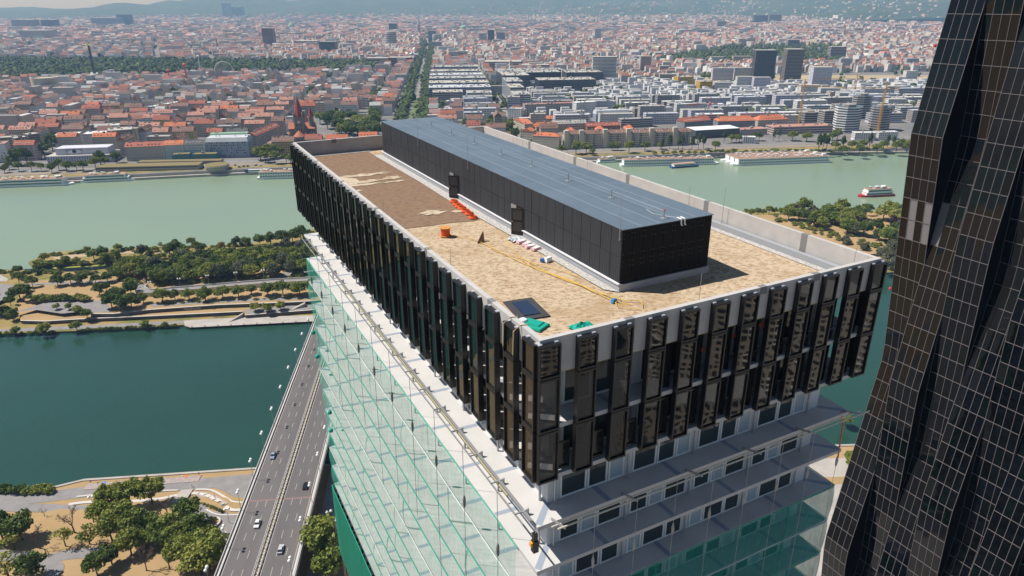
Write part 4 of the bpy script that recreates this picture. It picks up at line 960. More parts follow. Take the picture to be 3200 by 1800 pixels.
lid = [(cx-9.3,-1.6),(cx-6,1.4),(cx-2,3.0),(cx+2,3.1),(cx+6,1.8),(cx+9.3,-.4),(cx+6,-2.1),(cx+1,-3.2),(cx-5,-2.9)]
MB().poly([(a,6.91,cz+b) for a, b in lid]).build('eye_white', mat('print_white', (.66,.67,.72), .8), eh)
MB().poly([(a,6.93,cz+b+ (.75 if b > -1 else -.2)) for a, b in lid]).build('eye_lash', mat('print_dark', (.05,.06,.10), .8), eh)
MB().poly([(x, y, z) for x, y, z in disc(2.7,2.7,6.88,28,0,.25)]).build('iris', mat('print_iris', (.10,.15,.26), .8), eh); MB().poly(disc(1.3,1.3,6.85,20,0,.35)).build('pupil', mat('print_black', (.012,.014,.02), .8), eh)
FOOT.append((float(A[0]+w/2), float(A[1]+17), w/2, 17, rz))
pxh(176,463,252,459,424,24,'flat','white','white','white terraced flats behind the eye hotel, left of two', fl=3, **A_)
pxh(268,461,346,457,420,24,'flat','white','white','white terraced flats behind the eye hotel, right of two', fl=3, **A_)
pxh(346,468,424,462,410,30,'flat','concrete','gravel','tall concrete residential block right behind the eye hotel', fl=3, style='bands', win=(3,1,1.2), **A_)
pxh(134,430,290,424,398,14,'flat','concrete','gravel','long low concrete slab behind the terraced flats, left part', fl=3, style='bands', win=(3,1,1.2), **A_)
pxh(292,424,452,417,392,14,'flat','concrete','gravel','long low concrete slab behind the terraced flats, right part', fl=3, style='bands', win=(3,1,1.2), **A_)
pxh(398,504,519,499,459,18,'gable','cream','red','cream riverfront house with dark red tiled roof and many windows', **H_)
pxh(521,499,580,496,453,18,'gable','white','orange','white riverfront house with bright orange roof', **H_)
pxh(582,496,648,494,451,18,'gable','white','dark','white riverfront house with dark slate roof', **H_)
pxh(650,494,781,491,444,26,'mansard','blue','sheet','blue-grey riverfront hotel with scattered square windows and pale roof', style='random', rise=5, cat='hotel', name='hotel_building')
pxh(660,470,782,466,430,14,'mansard','cream','green','building with green copper roof behind the blue-grey hotel', rise=5, **H_)
pxh(806,476,880,440,425,14,'gable','grey','red','grey corner house with red roof along the side street', **H_)
# glass pavilion and ship terminal
pxh(540,507,596,504,485,14,'flat','teal','grass','teal glass pavilion on the terrace, left half', style='none', cat='pavilion', name='glass_pavilion')
pxh(602,505,678,503,484,14,'flat','teal','grass','teal glass pavilion on the terrace, right half', style='none', cat='pavilion', name='glass_pavilion')
pxh(300,538,622,530,524,20,'flat','concrete','grass','long ship terminal with overgrown brown-green roof', fl=3.2, style='bands', win=(3,1,1.5), cat='terminal', name='ship_terminal', extra=False)
pxh(430,516,690,511,507,12,'flat','concrete','grass','upper terminal terrace with overgrown roof below the glass pavilion', style='bands', fl=3, win=(3,1,1), cat='terminal', name='terminal_terrace', extra=False)
rt_ = thing('round_pavilion', 'round concrete pavilion with grass roof on the quay', 'pavilion', (*G(680,528,CZ), CZ))
MB().lathe([(13,0),(13,3.4),(14.5,3.6),(14.5,5.2)], 28).build('drum', WM['concrete'], rt_); MB().lathe([(14.0,5.2),(13.6,5.9)], 28).build('grass_roof', RM['grass'], rt_)
# ---- right of the tower
pxh(1664,464,1745,469,423,15,'hip','cream','orange','cream corner block with bright orange roof beside the parapet', rise=4, **A_)
pxh(1626,441,1664,444,409,15,'gable_y','cream','orange','cream wing with orange roof left of the corner block', rise=4, **A_)
pxh(1604,398,1640,416,372,14,'gable_y','cream','orange','receding cream wing with orange roof along the side street', rise=4, **A_)
pxh(1655,410,1730,410,397,14,'gable','beige','orange','orange-roofed courtyard block, middle row behind the corner block', rise=4, **A_)
pxh(1636,384,1726,385,370,13,'gable','beige','orange','orange-roofed courtyard block, back row behind the corner block', rise=4, **A_)
xs = [1762,1809,1883,1955,2027,2100,2156]
for i in range(6):
    x0, x1 = xs[i], xs[i+1]; yb = lambda x: 466-(x-1762)*14/394
    t = pxh(x0, yb(x0), x1-1, yb(x1), 420-(x0-1762)*8/394, 13, 'gable', 'cream', 'brown', f'{ORD[i]} bay from the left of the long cream apartment row with brown roof', rise=4.2, fl=3, win=(2.6,1.2,1.5), group='long apartment row on the embankment', **A_)
    MB().box(-.2,-2.2,0,6.2,3,46*1080/2171+2.5).build('stair_tower', WM['cream'], t)
    mb = MB()
    for k in range(6):
        for u in (10, 20): mb.box(u,-1.2,2.5+3*k,u+3,-.05,3.6+3*k)
    tag(mb.build('balcony', mat('balcony_green', (.10,.14,.12), .7), t), kind='stuff')
for i, (x, y) in enumerate(((1770,425),(1862,420),(1954,416))):
    pxh(x,y,x+30,y,y-10,30,'hip','beige','orange',f'{ORD[i]} red hipped cross wing behind the long apartment row', rise=6, **A_)
pxh(1728,412,1832,408,388,14,'gable','beige','flat','beige block with grey metal roof behind the first cross wing', **A_)
pxh(1835,412,1938,408,395,14,'gable','brick','red','brick block with dark red roof behind the second cross wing', **A_)
pxh(1862,382,1965,378,358,18,'mansard','blue','sheet','blue-grey block with curved pale metal roof and dormers', rise=6, **A_)
pxh(1940,400,2040,396,374,14,'flat','grey','flat','grey balcony block behind the third cross wing', style='bands', win=(3,1,1.4), **A_)
pxh(1800,368,1862,364,322,16,'flat','white','white','white block with curved tower in the modern quarter', **A_)
pxh(1640,362,1792,356,328,16,'flat','grey','pinkr','long grey apartment slab with brown roof terrace', fl=3, **A_)
pxh(1588,384,1628,386,340,16,'flat','white','gravel','white corner office with roof garden on the side street', **O_)
pxh(1586,352,1624,352,304,22,'flat','lilac','gravel','tall pale office slab on the side street', style='bands', win=(3,1,1.3), **O_)
# parking house with white roof stripes
pk = pxh(2172,434,2310,426,408,30,'flat','dark','white','low dark parking house with two white roof strips behind the poplars', style='none', cat='parking house', name='parking_house', extra=False)
MB().box(0,12,8.5,70,30,9.6).build('upper_roof', RM['white'], pk)
pxh(2137,412,2218,404,382,20,'gable','scaff','red','scaffolded block with half-finished red roof', rise=6, **A_)
pxh(2242,404,2363,401,379,20,'hip','scaff','orange','scaffolded grey block with long orange hipped roof', rise=6.5, **A_)
pxh(2366,404,2460,399,376,20,'hip','cream','orange','cream block with orange hipped roof beside the crane', rise=6.5, **A_)
pxh(2312,424,2396,420,407,20,'flat','pink','pinkr','low building with reddish flat roof behind the poplars', **O_)
pxh(2416,421,2600,415,399,26,'flat','pink','pinkr','long low pinkish office with roof pavilion behind round trees', style='bands', win=(3,1,1.3), **O_)
pxh(2321,448,2360,449,429,10,'flat','white','white','white site container stack beside the tram road', fl=2.8, cat='site office', name='site_office')
pxh(2669,440,2734,440,416,12,'flat','white','white','white site container block left of the crane foot', fl=2.8, cat='site office', name='site_office')
pxh(2743,438,2804,436,415,12,'flat','white','white','white site container block right of the crane foot', fl=2.8, cat='site office', name='site_office')
# polygonal office towers
def polytower(x0, x1, yb, yt, n, wm, band, label, rot=.3):
    A, B = G(x0,yb,CZ), G(x1,yb,CZ); r = math.hypot(B[0]-A[0], B[1]-A[1])/2; X, Y = (A[0]+B[0])/2, (A[1]+B[1])/2+r*.7
    h = zat((x0+x1)/2, yt, X, Y-r)-CZ; t = thing('office_tower', label, 'office tower', (X,Y,CZ), rot); nf = int(h/3.7)
    P = lambda R: [(R*math.cos(2*PI*i/n), R*.8*math.sin(2*PI*i/n)) for i in range(n)]
    MB().prism(P(r*.97), 0, h, top=True).build('glazing', mat('office_glazing', (.05,.07,.10), .2), t)
    for k in range(nf+1): MB().prism(P(r), 3.7*k, 3.7*k+1.7, bot=True).build('spandrel', WM[band], t)
    MB().prism(P(r*.5), h, h+3, top=True).build('roof_core', WM['concrete'], t); FOOT.append((X,Y,r,r,0))
polytower(2612,2702,416,336,8,'dark','white','eight-sided white banded office tower beside the crane')
polytower(2722,2792,410,337,8,'dark','concrete','scaffolded concrete banded office tower right of the white one')
polytower(2504,2568,390,354,7,'dark','concrete','low unfinished concrete office tower behind the pink office')
polytower(2664,2730,372,300,9,'dark','concrete','unfinished round tower with beige cladding behind the office pair')
pxh(2570,400,2612,398,348,16,'flat','concrete','gravel','scaffolded concrete stair block between the office towers', style='bands', win=(3,1,1.5), **O_)
# dark high-rises and landmarks of the modern quarter
def tower(x0, x1, yb, yt, d, wm, label, fl=3.3, style='bands', win=(2.4,1.2,1.6), rz=None, rm='gravel'):
    A, B = G(x0,yb,CZ), G(x1,yb,CZ); h = zat(x0, yt, *A)-CZ
    return house(*A, math.atan2(B[1]-A[1], B[0]-A[0]) if rz is None else rz, math.hypot(B[0]-A[0], B[1]-A[1]), d, h, 'flat', wm, rm, label, cat='high-rise', name='high_rise', fl=fl, style=style, win=win, extra=False)
tower(2352,2416,258,157,26,'dark','black gridded high-rise, left of the dark pair', style='holes', win=(2.8,1.9,1.2))
tower(2447,2500,262,154,30,'brown','dark high-rise with gold-brown balcony bands, right of the dark pair')
tower(2533,2592,284,210,26,'lilac','pale blue-white high-rise with checkered windows beside the dark pair', style='holes', win=(2.8,1.3,1.3))
tower(1999,2032,240,176,20,'pink','slim pink-grey striped high-rise in the modern quarter', style='slots', win=(2.2,.8,1.6))
tower(1850,1924,262,178,24,'white','stepped white high-rise with balcony bands')
t = pxh(2117,272,2166,270,242,22,'flat','yellow','gravel','bright yellow cube building, left and taller', cat='apartment block', name='yellow_building')
t = pxh(2185,291,2224,290,256,22,'flat','yellow','gravel','bright yellow building right of the yellow cube', cat='apartment block', name='yellow_building')
for i, (x0,x1,yb,yt,wm) in enumerate(((2230,2280,290,258,'white'),(2060,2110,262,232,'beige'),(2225,2290,252,213,'lilac'),(2292,2350,250,212,'white'),(2060,2090,236,206,'cream'),(2090,2140,240,212,'grey'),(2300,2352,284,240,'white'),(2352,2404,288,242,'lilac'),(2290,2348,196,176,'cream'),(2220,2262,200,178,'white'),(2430,2500,290,262,'white'),(2500,2560,300,266,'white'),(2560,2620,312,276,'white'),(2826,2862,262,222,'white'),(2766,2826,310,270,'white'),(2770,2830,348,310,'white'),(2828,2876,330,296,'cream'))):
    tower(x0,x1,yb,yt,16,wm,f'{wm} residential block of the modern quarter, number {i+1} of the upper rows' if False else f'{("white","beige","lilac","cream","grey")[("white","beige","lilac","cream","grey").index(wm)]} mid-rise block {("beside the yellow building","left of the yellow cube","left behind the black high-rise","just left of the black high-rise","behind the yellow cube","behind the yellow cube on the right","below the black high-rise","under the black high-rise base","far behind the black high-rise","far left of the black high-rise","below the banded high-rise","between the banded and checkered high-rises","below the checkered high-rise","beside the glass tower edge","right of the round unfinished tower","behind the scaffolded office tower","close to the glass tower edge")[i]}', style='holes', win=(2.7,1.3,1.5))
# office complex left and right of the side street
k = 0
for t0, s0, s1, hh, wm in ((1395,-20,40,24,'grey'),(1395,48,98,22,'white'),(1450,-28,100,27,'blue'),(1530,-28,100,28,'grey'),(1610,-28,100,30,'blue'),(1690,-28,98,30,'grey'),(1775,-26,98,31,'blue'),(1870,-20,96,34,'white')):
    house(s0, t0, 0, s1-s0, 46 if s1-s0 < 70 else 58, hh, 'flat', wm, ('gravel','flat','sheet')[k % 3], f'grey-blue office bar between boulevard and side street, {ORD[k]} from the river', style='bands', win=(3,1,1.7), fl=3.7, **O_); k += 1
for k, (s0, t0, w, d, hh, wm) in enumerate(((132,1290,30,60,30,'white'),(132,1370,28,70,34,'grey'),(134,1460,34,90,36,'blue'),(136,1570,60,90,38,'dark'),(136,1680,150,70,34,'dark'),(215,1560,130,60,28,'dark'),(140,1790,170,60,30,'grey'),(300,1690,90,60,32,'dark'))):
    house(s0, t0, .03, w, d, hh, 'flat', wm, ('flat','gravel')[k % 2], f'office slab right of the side street, {ORD[k]} away from the river', style='bands', win=(3,1,1.7), fl=3.7, **O_)
# four diagonal white slabs
for i, (x0,y0,x1,y1,yt) in enumerate(((482,362,570,345,334),(594,358,697,343,330),(724,352,826,338,327),(834,347,920,331,325))):
    pxh(x0,y0,x1,y1,yt,13,'flat','white','white',f'{ORD[i]} diagonal white slab block from the left above the riverfront roofs', fl=3, style='bands', win=(3,1,1.1), **A_)
pxh(66,338,90,338,309,30,'flat','beige','flat','round-ended beige hall at the left below the park trees', style='none', **O_) if False else None
dr = thing('drum_building', 'pale cylindrical office drum below the park trees at the left', 'office', (*G(150,296,CZ), CZ))
MB().lathe([(26,0),(27,38),(25,38),(25,36)], 32).build('drum', WM['cream'], dr); MB().box(5,-32,0,52,-8,24).build('annex', WM['white'], dr); MB().box(4.5,-32.5,24,52.5,-7.5,25).build('annex_roof', RM['dark'], dr); FOOT.append((*G(150,296,CZ), 50, 35, 0))
# ---- church
ch = thing('church', 'stone church with tall red conical spire and smaller red-capped towers', 'church', (-210,1018,CZ), 0)
M_st = hm_('church_stone', (.27,.225,.18)); M_cr = hm_('church_roof', (.30,.062,.045)); M_cr2 = hm_('church_roof_light', (.50,.19,.11))
MB().box(-8,2,0,8,60,19,bot=False).build('nave', M_st, ch); MB().add([(-8.5,2,19),(8.5,2,19),(8.5,60,19),(-8.5,60,19),(0,2,29),(0,60,29)], [(0,1,4),(1,2,5,4),(2,3,5),(3,0,4,5)]).build('nave_roof', M_cr, ch)
MB().box(-19,14,0,19,30,17,bot=False).build('transept', M_st, ch); MB().add([(-19.5,13.5,17),(19.5,13.5,17),(19.5,30.5,17),(-19.5,30.5,17),(-19.5,22,25),(19.5,22,25)], [(0,1,5,4),(2,3,4,5),(0,4,3),(1,2,5)]).build('transept_roof', M_cr2, ch)
MB().box(-6.5,-2,0,6.5,11,36,bot=False).build('main_tower', M_st, ch)
MB().lathe([(7.6,0),(5.8,8),(3.4,18),(.15,28.5)], 8, (0,4.5), z=36).build('main_spire', M_cr, ch)
for x, y in ((-6,-1.5),(6,-1.5),(-6,10.5),(6,10.5)):
    MB().lathe([(1.3,0),(1.3,6),(1.5,6),(.05,11)], 8, (x,y), z=34).build('pinnacle', M_st, ch)
MB().lathe([(2.0,0),(2.0,.2)], 20, (0,0)).build('clock_face', mat('clock_white', (.7,.7,.68), .6), ch).matrix_local = Matrix.Translation((0,-2.05,29)) @ Matrix.Rotation(PI/2, 4, 'X')
for x, y, hb, r in ((14,20,34,3.8),(-14,-4,12,2.2),(9,-6,11,1.8)):
    MB().lathe([(r,0),(r,hb)], 8, (x,y)).build('side_tower', M_st, ch); MB().lathe([(r*1.15,0),(.1,hb*.42)], 8, (x,y), z=hb).build('side_cone', M_cr if x > 10 else M_cr2, ch)
MB().lathe([(8,0),(8,10)], 12, (0,-8)).build('apse', M_st, ch); MB().lathe([(8.6,0),(.2,8)], 12, (0,-8), z=10).build('apse_roof', M_cr2, ch)
MB().lathe([(5,0),(5,8)], 10, (15,-2)).build('chapel', M_st, ch); MB().lathe([(5.6,0),(.2,9)], 10, (15,-2), z=8).build('chapel_roof', M_cr2, ch)
mb = MB()
for x in (-3,0,3):
    for z in (8,16,23): mb.box(x-.6,-2.08,z,x+.6,-2.0,z+4)
for a in range(5):
    t_ = -PI*(.15+.175*a); mb.rbox(8.0*math.cos(t_), -8+8.0*math.sin(t_), 3, 7.5, .3, 1.2, t_)
tag(mb.build('window_slot', M_win, ch), kind='stuff'); FOOT.append((-210,1045,30,45,0))
pxh(846,476,905,470,452,16,'hip','beige','brown','parsonage with brown hipped roof in front of the church', rise=6, **H_)
# ---- generic houses in the nearer streets, each one a thing
def infrust(x, y, z=10, m=60):
    P = pj((x,y,z)); return P[2] > 0 and -m < P[0] < 2990+m and P[1] > 0
def in_green(x, y):
    if -90 < x+0 < -18 and y < 5200: return True                       # boulevard
    if 98 < x < 130 and y < 2400: return True
    if y > 900 and -240 < x < -92 and 985 < y < 1255: return True       # church square trees
    P = pj((x,y,6))
    if P[0] < 1180 and 186+max(0,(P[0]-300))*.012 < P[1] < 262-P[0]*.028 and y < 3400: return True   # amusement park wood
    if 2060 < P[0] < 2640 and 145+max(0,(2300-P[0]))*.18 < P[1] < 205-max(0,2300-P[0])*.02: return True        # baroque garden
    if x > 640 and 1640 < y < 1930: return True
    return False
def ordn(n): return ORD[n-1] if n <= 15 else str(n)+('st' if n % 10 == 1 else 'nd' if n % 10 == 2 else 'rd' if n % 10 == 3 else 'th')
ng = 0; rs = random.Random(21); rowi = 0
t0 = 928.0
while t0 < 1620 and ng < 225:
    rowi += 1; col_l = col_r = 0
    for ci, s0 in enumerate(sorted(np.arange(-1000, 1250, 74), key=abs)):
        s = float(s0)+rs.uniform(-4,4)
        zone = 'old' if s < -80 or (t0 < 1130 and s < 130) else 'new'
        if -30 < s < 100 and t0 > 1330: continue
        if s > 125 and t0 < 1035: continue
        if 130 < s < 420 and t0 > 1280 and t0 < 1800: pass
        parts = [(0,0,rs.uniform(18,26),13,0),(27,0,29,13,0),(0,46,30,13,0),(31,46,25,13,0),(0,14,12,31,1),(44,14,12,31,1)] if zone == 'old' else [(0,0,rs.choice((30,44,56)),15,0),(0,34,56,15,0),(42,16,14,17,1)]
        nside = ordn(1+(col_l if s < -55 else col_r)); ok = 0
        for pi_, (u, v, w, d, turn) in enumerate(parts):
            X, Y = s+u, t0+v
            if not infrust(X+w/2, Y+d/2) or ng >= 225: continue
            if any(in_green(X+a*w, Y+b*d) for a in (0,1) for b in (0,1)) or any(taken(X+a*w, Y+b*d, 3) for a in (0,.5,1) for b in (0,.5,1)): continue
            pos = ('front left','front right','back left','back right','left wing','right wing')[pi_] if zone == 'old' else ('front bar','rear bar','side wing')[pi_]
            where = f'{nside} block {"left" if s < -55 else "right"} of boulevard, {ordn(rowi)} row from river'
            if zone == 'old':
                rmn = rs.choices(('orange','red','brown','pinkr','dark','flat'), (3,4,5,4,1.4,1.5))[0]; wmn = rs.choice(('cream','cream','white','grey','beige','ochre','pink'))
                house(X, Y, 0, w, d, rs.uniform(17,22), 'gable' if rmn != 'flat' else 'flat', wmn, rmn, f'{rmn if rmn not in ("pinkr","flat") else ("faded red" if rmn == "pinkr" else "grey flat")}-roofed {wmn} house, {pos}, {where}', rise=rs.uniform(4.5,6.5), win=(2.8,1.2,1.7), group='old town houses of the nearer streets', **H_) if not turn else house(X+w, Y, PI/2, d, w, rs.uniform(16,21), 'gable', wmn, rmn if rmn != 'flat' else 'brown', f'{rmn if rmn != "pinkr" else "faded red"}-roofed {wmn} house, {pos}, {where}', rise=rs.uniform(4.5,6), win=(2.8,1.2,1.7), group='old town houses of the nearer streets', **H_)
            else:
                wmn = rs.choices(('white','lilac','grey','cream','concrete','beige'), (6,4,2,1,1,1))[0]; hh = rs.uniform(14,24)
                house(X, Y, 0, w, d, hh, 'flat', wmn, rs.choice(('white','gravel','flat','sheet')), f'{wmn} flat-roofed modern block, {pos}, {where}', fl=3.1, win=(2.6,1.4,1.5), style=rs.choice(('holes','holes','holes','bands')), group='modern flats of the nearer streets', **A_)
            ng += 1; ok += 1
        if ok:
            if s < -55: col_l += 1
            else: col_r += 1
    t0 += 76
# ---- the rest of the city as one mass
def far_city():
    VV, FF, CC = [], [], []; nv = 0
    roofs = np.array([(.40,.165,.115),(.34,.15,.105),(.29,.155,.125),(.26,.165,.145),(.22,.165,.15),(.36,.22,.18),(.15,.15,.155),(.34,.335,.335),(.46,.46,.46),(.38,.26,.22)])
    walls = np.array([(.52,.49,.45),(.66,.66,.66),(.48,.44,.40),(.54,.47,.36),(.44,.43,.43),(.60,.57,.54)])
    def block(ca, cb, r0, r1, lx0, lx1, ly0, ly1, h0, h1, keep, ang):
        nonlocal nv
        ca_, sa_ = math.cos(ang), math.sin(ang); R = r1*1.2
        us = np.arange(-R, R, ca); vs = np.arange(-R, R, cb)
        U, Vv = np.meshgrid(us, vs); U = U.ravel(); Vv = Vv.ravel()
        iu = np.round(U/ca).astype(int); iv = np.round(Vv/cb).astype(int)
        X = U*ca_-Vv*sa_+CAM[0]; Y = U*sa_+Vv*ca_+CAM[1]
        d = np.hypot(X-CAM[0], Y-CAM[1]); az = np.degrees(np.arctan2(X-CAM[0], Y-CAM[1]))-5.647
        m = (d > r0) & (d <= r1) & (np.abs(az) < 38.5) & (Y > np.where(X > 100, 1130, 960)) & (az < 37) & (iu % 7 != 0) & (iv % 5 != 0)
        m &= rng.random(len(X)) < keep
        X, Y, az, d, iu, iv = X[m], Y[m], az[m], d[m], iu[m], iv[m]
        sel = []
        for i in range(len(X)):
            x, y = X[i], Y[i]
            if in_green(x, y) or (y < 2100 and taken(x, y, 9)): continue
            if d[i] > 8200 and hill_h(az[i], d[i]) > 25 and rng.random() < .8: continue
            sel.append(i)
        sel = np.array(sel); X, Y, az, d, iu, iv = X[sel], Y[sel], az[sel], d[sel], iu[sel], iv[sel]
        n = len(X); along = ((iu+iv*3+(iu//3)) % 3 != 0)
        lx = rng.uniform(lx0, lx1, n); ly = rng.uniform(ly0, ly1, n); a = ang+np.where(along, 0, PI/2)+rng.normal(0,.02,n)
        jj = .07 if r1 < 7000 else .38; X = X+rng.normal(0, ca*jj, n); Y = Y+rng.normal(0, cb*jj, n)
        h = rng.uniform(h0, h1, n)*np.where(rng.random(n) < .03, rng.uniform(1.2,1.9,n), 1); rise = np.where(rng.random(n) < .22, .3, rng.uniform(4,6.5,n))
        big = rng.random(n) < .045; lx = np.where(big, lx*rng.uniform(1.4,2.4,n), lx); h = np.where(big, rng.uniform(18,34,n), h); rise = np.where(big, .3, rise)
        newq = (X > 130) & (Y < 1760); h = np.where(newq, rng.uniform(11,18,n), h); rise = np.where(newq, .3, rise)
        zg = np.array([max(0., hill_h(p, q)+8-8) if q > 8200 else 0. for p, q in zip(az, d)])+CZ
        c, s = np.cos(a), np.sin(a); sx = np.array([-1,1,1,-1])*.5; sy = np.array([-1,-1,1,1])*.5
        v = np.zeros((n,10,3))
        for k in range(4):
            px_, py_ = sx[k]*lx, sy[k]*ly
            v[:,k,0] = v[:,k+4,0] = X+px_*c-py_*s; v[:,k,1] = v[:,k+4,1] = Y+px_*s+py_*c; v[:,k,2] = zg-4; v[:,k+4,2] = zg+h
        for k, e in ((8,-.5),(9,.5)):
            px_ = e*lx; v[:,k,0] = X+px_*c; v[:,k,1] = Y+px_*s; v[:,k,2] = zg+h+rise
        fq = np.array([(0,1,5,4),(1,2,6,5),(2,3,7,6),(3,0,4,7),(4,5,9,8),(6,7,8,9)]); ft = np.array([(4,8,7,7),(5,6,9,9)])
        base = nv+np.arange(n)[:,None,None]*10
        VV.append(v.reshape(-1,3)); FF.append((base+fq[None]).reshape(-1,4)); T = (base+ft[None])
        FF.append(T.reshape(-1,4))
        pw = walls[rng.integers(0,len(walls),n)]*rng.uniform(.8,1.1,(n,1)); pr_ = roofs[rng.choice(len(roofs),n,p=np.array([2.2,2.6,3,3,2.4,2,1.4,2.2,2.2,1.8])/22.8)]*rng.uniform(.8,1.2,(n,1))
        flat = rise < 1; pr_[flat] = np.array((.42,.41,.40))*rng.uniform(.6,1.2,(flat.sum(),1)); pw[newq] = np.array((.66,.67,.69))*rng.uniform(.75,1.08,(newq.sum(),1))
        cq = np.concatenate([np.repeat(pw[:,None],4,1), np.repeat(pr_[:,None],2,1)], 1).reshape(-1,3); CC.append(cq); CC.append(np.repeat(pw,2,0)); nv += n*10
    block(21, 17, 1150, 2600, 14, 22, 9, 12, 12, 20, .86, 0.0)
    block(26, 21, 2600, 4600, 17, 27, 11, 15, 11, 20, .85, .35)
    block(38, 29, 4600, 7500, 24, 40, 13, 20, 10, 18, .82, -.25)
    block(58, 44, 7500, 12800, 30, 54, 15, 24, 7, 14, .45, .1)
    V = np.concatenate(VV); F = np.concatenate(FF); Cc = np.concatenate(CC)
    me = bpy.data.meshes.new('distant_city'); quad = F[:,2] != F[:,3]; nl = np.where(quad, 4, 3)
    me.vertices.add(len(V)); me.vertices.foreach_set('co', V.ravel())
    loops = np.concatenate([f[:k] for f, k in zip(F, nl)]) if False else F.ravel()[np.stack([np.ones(len(F),bool)]*3+[quad],1).ravel()]
    me.loops.add(len(loops)); me.loops.foreach_set('vertex_index', loops.astype(np.int32))
    st_ = np.concatenate([[0], np.cumsum(nl)[:-1]]); me.polygons.add(len(F)); me.polygons.foreach_set('loop_start', st_.astype(np.int32)); me.polygons.foreach_set('loop_total', nl.astype(np.int32))
    ca = me.color_attributes.new('Col', 'FLOAT_COLOR', 'CORNER'); cl = np.repeat(np.concatenate([Cc, np.ones((len(Cc),1))],1), nl, axis=0); ca.data.foreach_set('color', cl.astype(np.float32).ravel())
    me.update(); me.validate(); me.shade_flat(); me.materials.append(attr_mat('distant_city_paint'))
    o = bpy.data.objects.new('distant_city', me); COL.objects.link(o)
    tag(o, 'sea of red-roofed and pale houses stretching to the hills', 'city', kind='stuff'); print('CITY', len(V)//10)
far_city()
# ---- far landmarks
def fartower(x0, x1, yb, yt, wm, label, round_=False, d=None, name='high_rise'):
    A, B = G(x0,yb,CZ), G(x1,yb,CZ); w = math.hypot(B[0]-A[0], B[1]-A[1]); h = zat(x0, yt, *A)-CZ
    if round_:
        t = thing(name, label, 'high-rise', ((A[0]+B[0])/2, A[1]+w/2, CZ)); MB().lathe([(w/2,0),(w/2,h),(w/2*.9,h),(w/2*.9,h+4)], 20).build('shaft', WM[wm], t)
        for k in range(1, int(h/8)): MB().lathe([(w/2+.3,8*k),(w/2+.3,8*k+2.5)], 20).build('window_band', M_win, t)
    else: house(*A, math.atan2(B[1]-A[1],B[0]-A[0]), w, d or max(18, w*.6), h, 'flat', wm, 'gravel', label, cat='high-rise', name=name, style='bands', fl=5, win=(3,1,2.4), extra=False)
for x0,x1,yb,yt,wm,lab,*r in ((698,720,56,10,'blue','tall blue-grey tower of the twin pair on the far hill'),(726,756,54,22,'dark','lower dark tower beside the tall blue-grey one on the far hill'),
        (368,405,78,45,'dark','dark grey office cube near the skyline at the left'),(288,360,80,56,'blue','wide grey-blue office complex near the skyline at the left'),(132,172,90,62,'dark','dark slab among pale slabs at the far left'),(40,100,90,62,'grey','pale slab group at the far left skyline'),(66,150,128,95,'white','broad pale slab above the red roofs at the left'),
        (824,858,150,88,'brick','dark brick tower with stepped base above the inner city'),(1205,1240,150,102,'grey','round grey tower left of the tree-lined boulevard',True),(1339,1364,136,96,'blue','grey glass tower right of the boulevard end'),(1352,1380,142,110,'grey','round glass tower in front of the grey glass tower',True),(1350,1380,158,130,'white','white slab below the round glass tower'),
        (1498,1520,140,104,'white','white slim tower of the central group'),(1525,1545,138,93,'dark','dark slim tower of the central group'),(1552,1578,138,101,'blue','blue-grey tower right in the central group'),(1858,1877,131,90,'white','lone pale tower above the red roofs'),(1424,1460,192,160,'white','white office cube behind the office bars'),
        (1514,1628,222,193,'cream','long white housing slab behind the office bars'),(1630,1720,228,203,'cream','second white housing slab with orange stripes'),(2355,2398,76,47,'dark','left dark hospital block near the hills'),(2402,2440,74,45,'brown','right dark hospital block near the hills'),(2240,2268,90,66,'beige','beige tower near the hospital blocks'),
        (1216,1240,100,73,'dark','small dark glass cube in the inner city'),(1000,1050,172,130,'dark','dark office block left of the round grey tower'),(920,990,150,128,'white','white office row beside the dark brick tower'),(1214,1282,208,180,'brick','red striped housing block beside the boulevard'),(1145,1210,208,182,'cream','cream housing block beside the red striped one'),
        (2592,2640,186,146,'concrete','windowless concrete flak tower with ledges in the garden'),(2460,2496,150,124,'concrete','farther concrete flak tower rising behind the dark high-rise')):
    fartower(x0,x1,yb,yt,wm,lab,*(r or [False]))
def spire(px, yb, yt, wpx, label, m):
    X, Y = G(px,yb,CZ); h = zat(px,yt,X,Y)-CZ; w = wpx/2171*Y
    t = thing('church_spire', label, 'church', (X,Y,CZ)); MB().rbox(0,0,0,h*.45,w,w,0).build('belfry', m, t); MB().lathe([(w*.55,0),(w*.3,h*.2),(.3,h*.55)], 8, z=h*.45).build('spire', m, t); MB().box(-w*.6,0,0,w*.6,w*5,h*.28).build('nave', m, t)
spire(1310,104,44,7,'slender dark cathedral spire rising in the inner city', WM['grey']); spire(682,164,118,6,'brown brick church spire in the left middle distance', WM['brick']); spire(1755,90,58,4,'pale neo-gothic town hall spire', WM['beige']); spire(1960,92,62,4,'pale twin church spire at the right', WM['beige'])
for px, yb, r in ((1448,100,9),(912,92,9)):
    X, Y = G(px,yb,CZ); t = thing('domed_church', 'green copper dome in the inner city' if px > 1000 else 'green copper dome in the left distance', 'church', (X,Y,CZ)); R = r/2171*Y
    MB().lathe([(R,0),(R,22)], 16).build('drum', WM['cream'], t); MB().lathe([(R,22),(R*.9,22+R*.5),(R*.55,22+R*.9),(.5,22+R*1.1),(.3,22+R*1.5)], 16).build('dome', RM['green'], t)
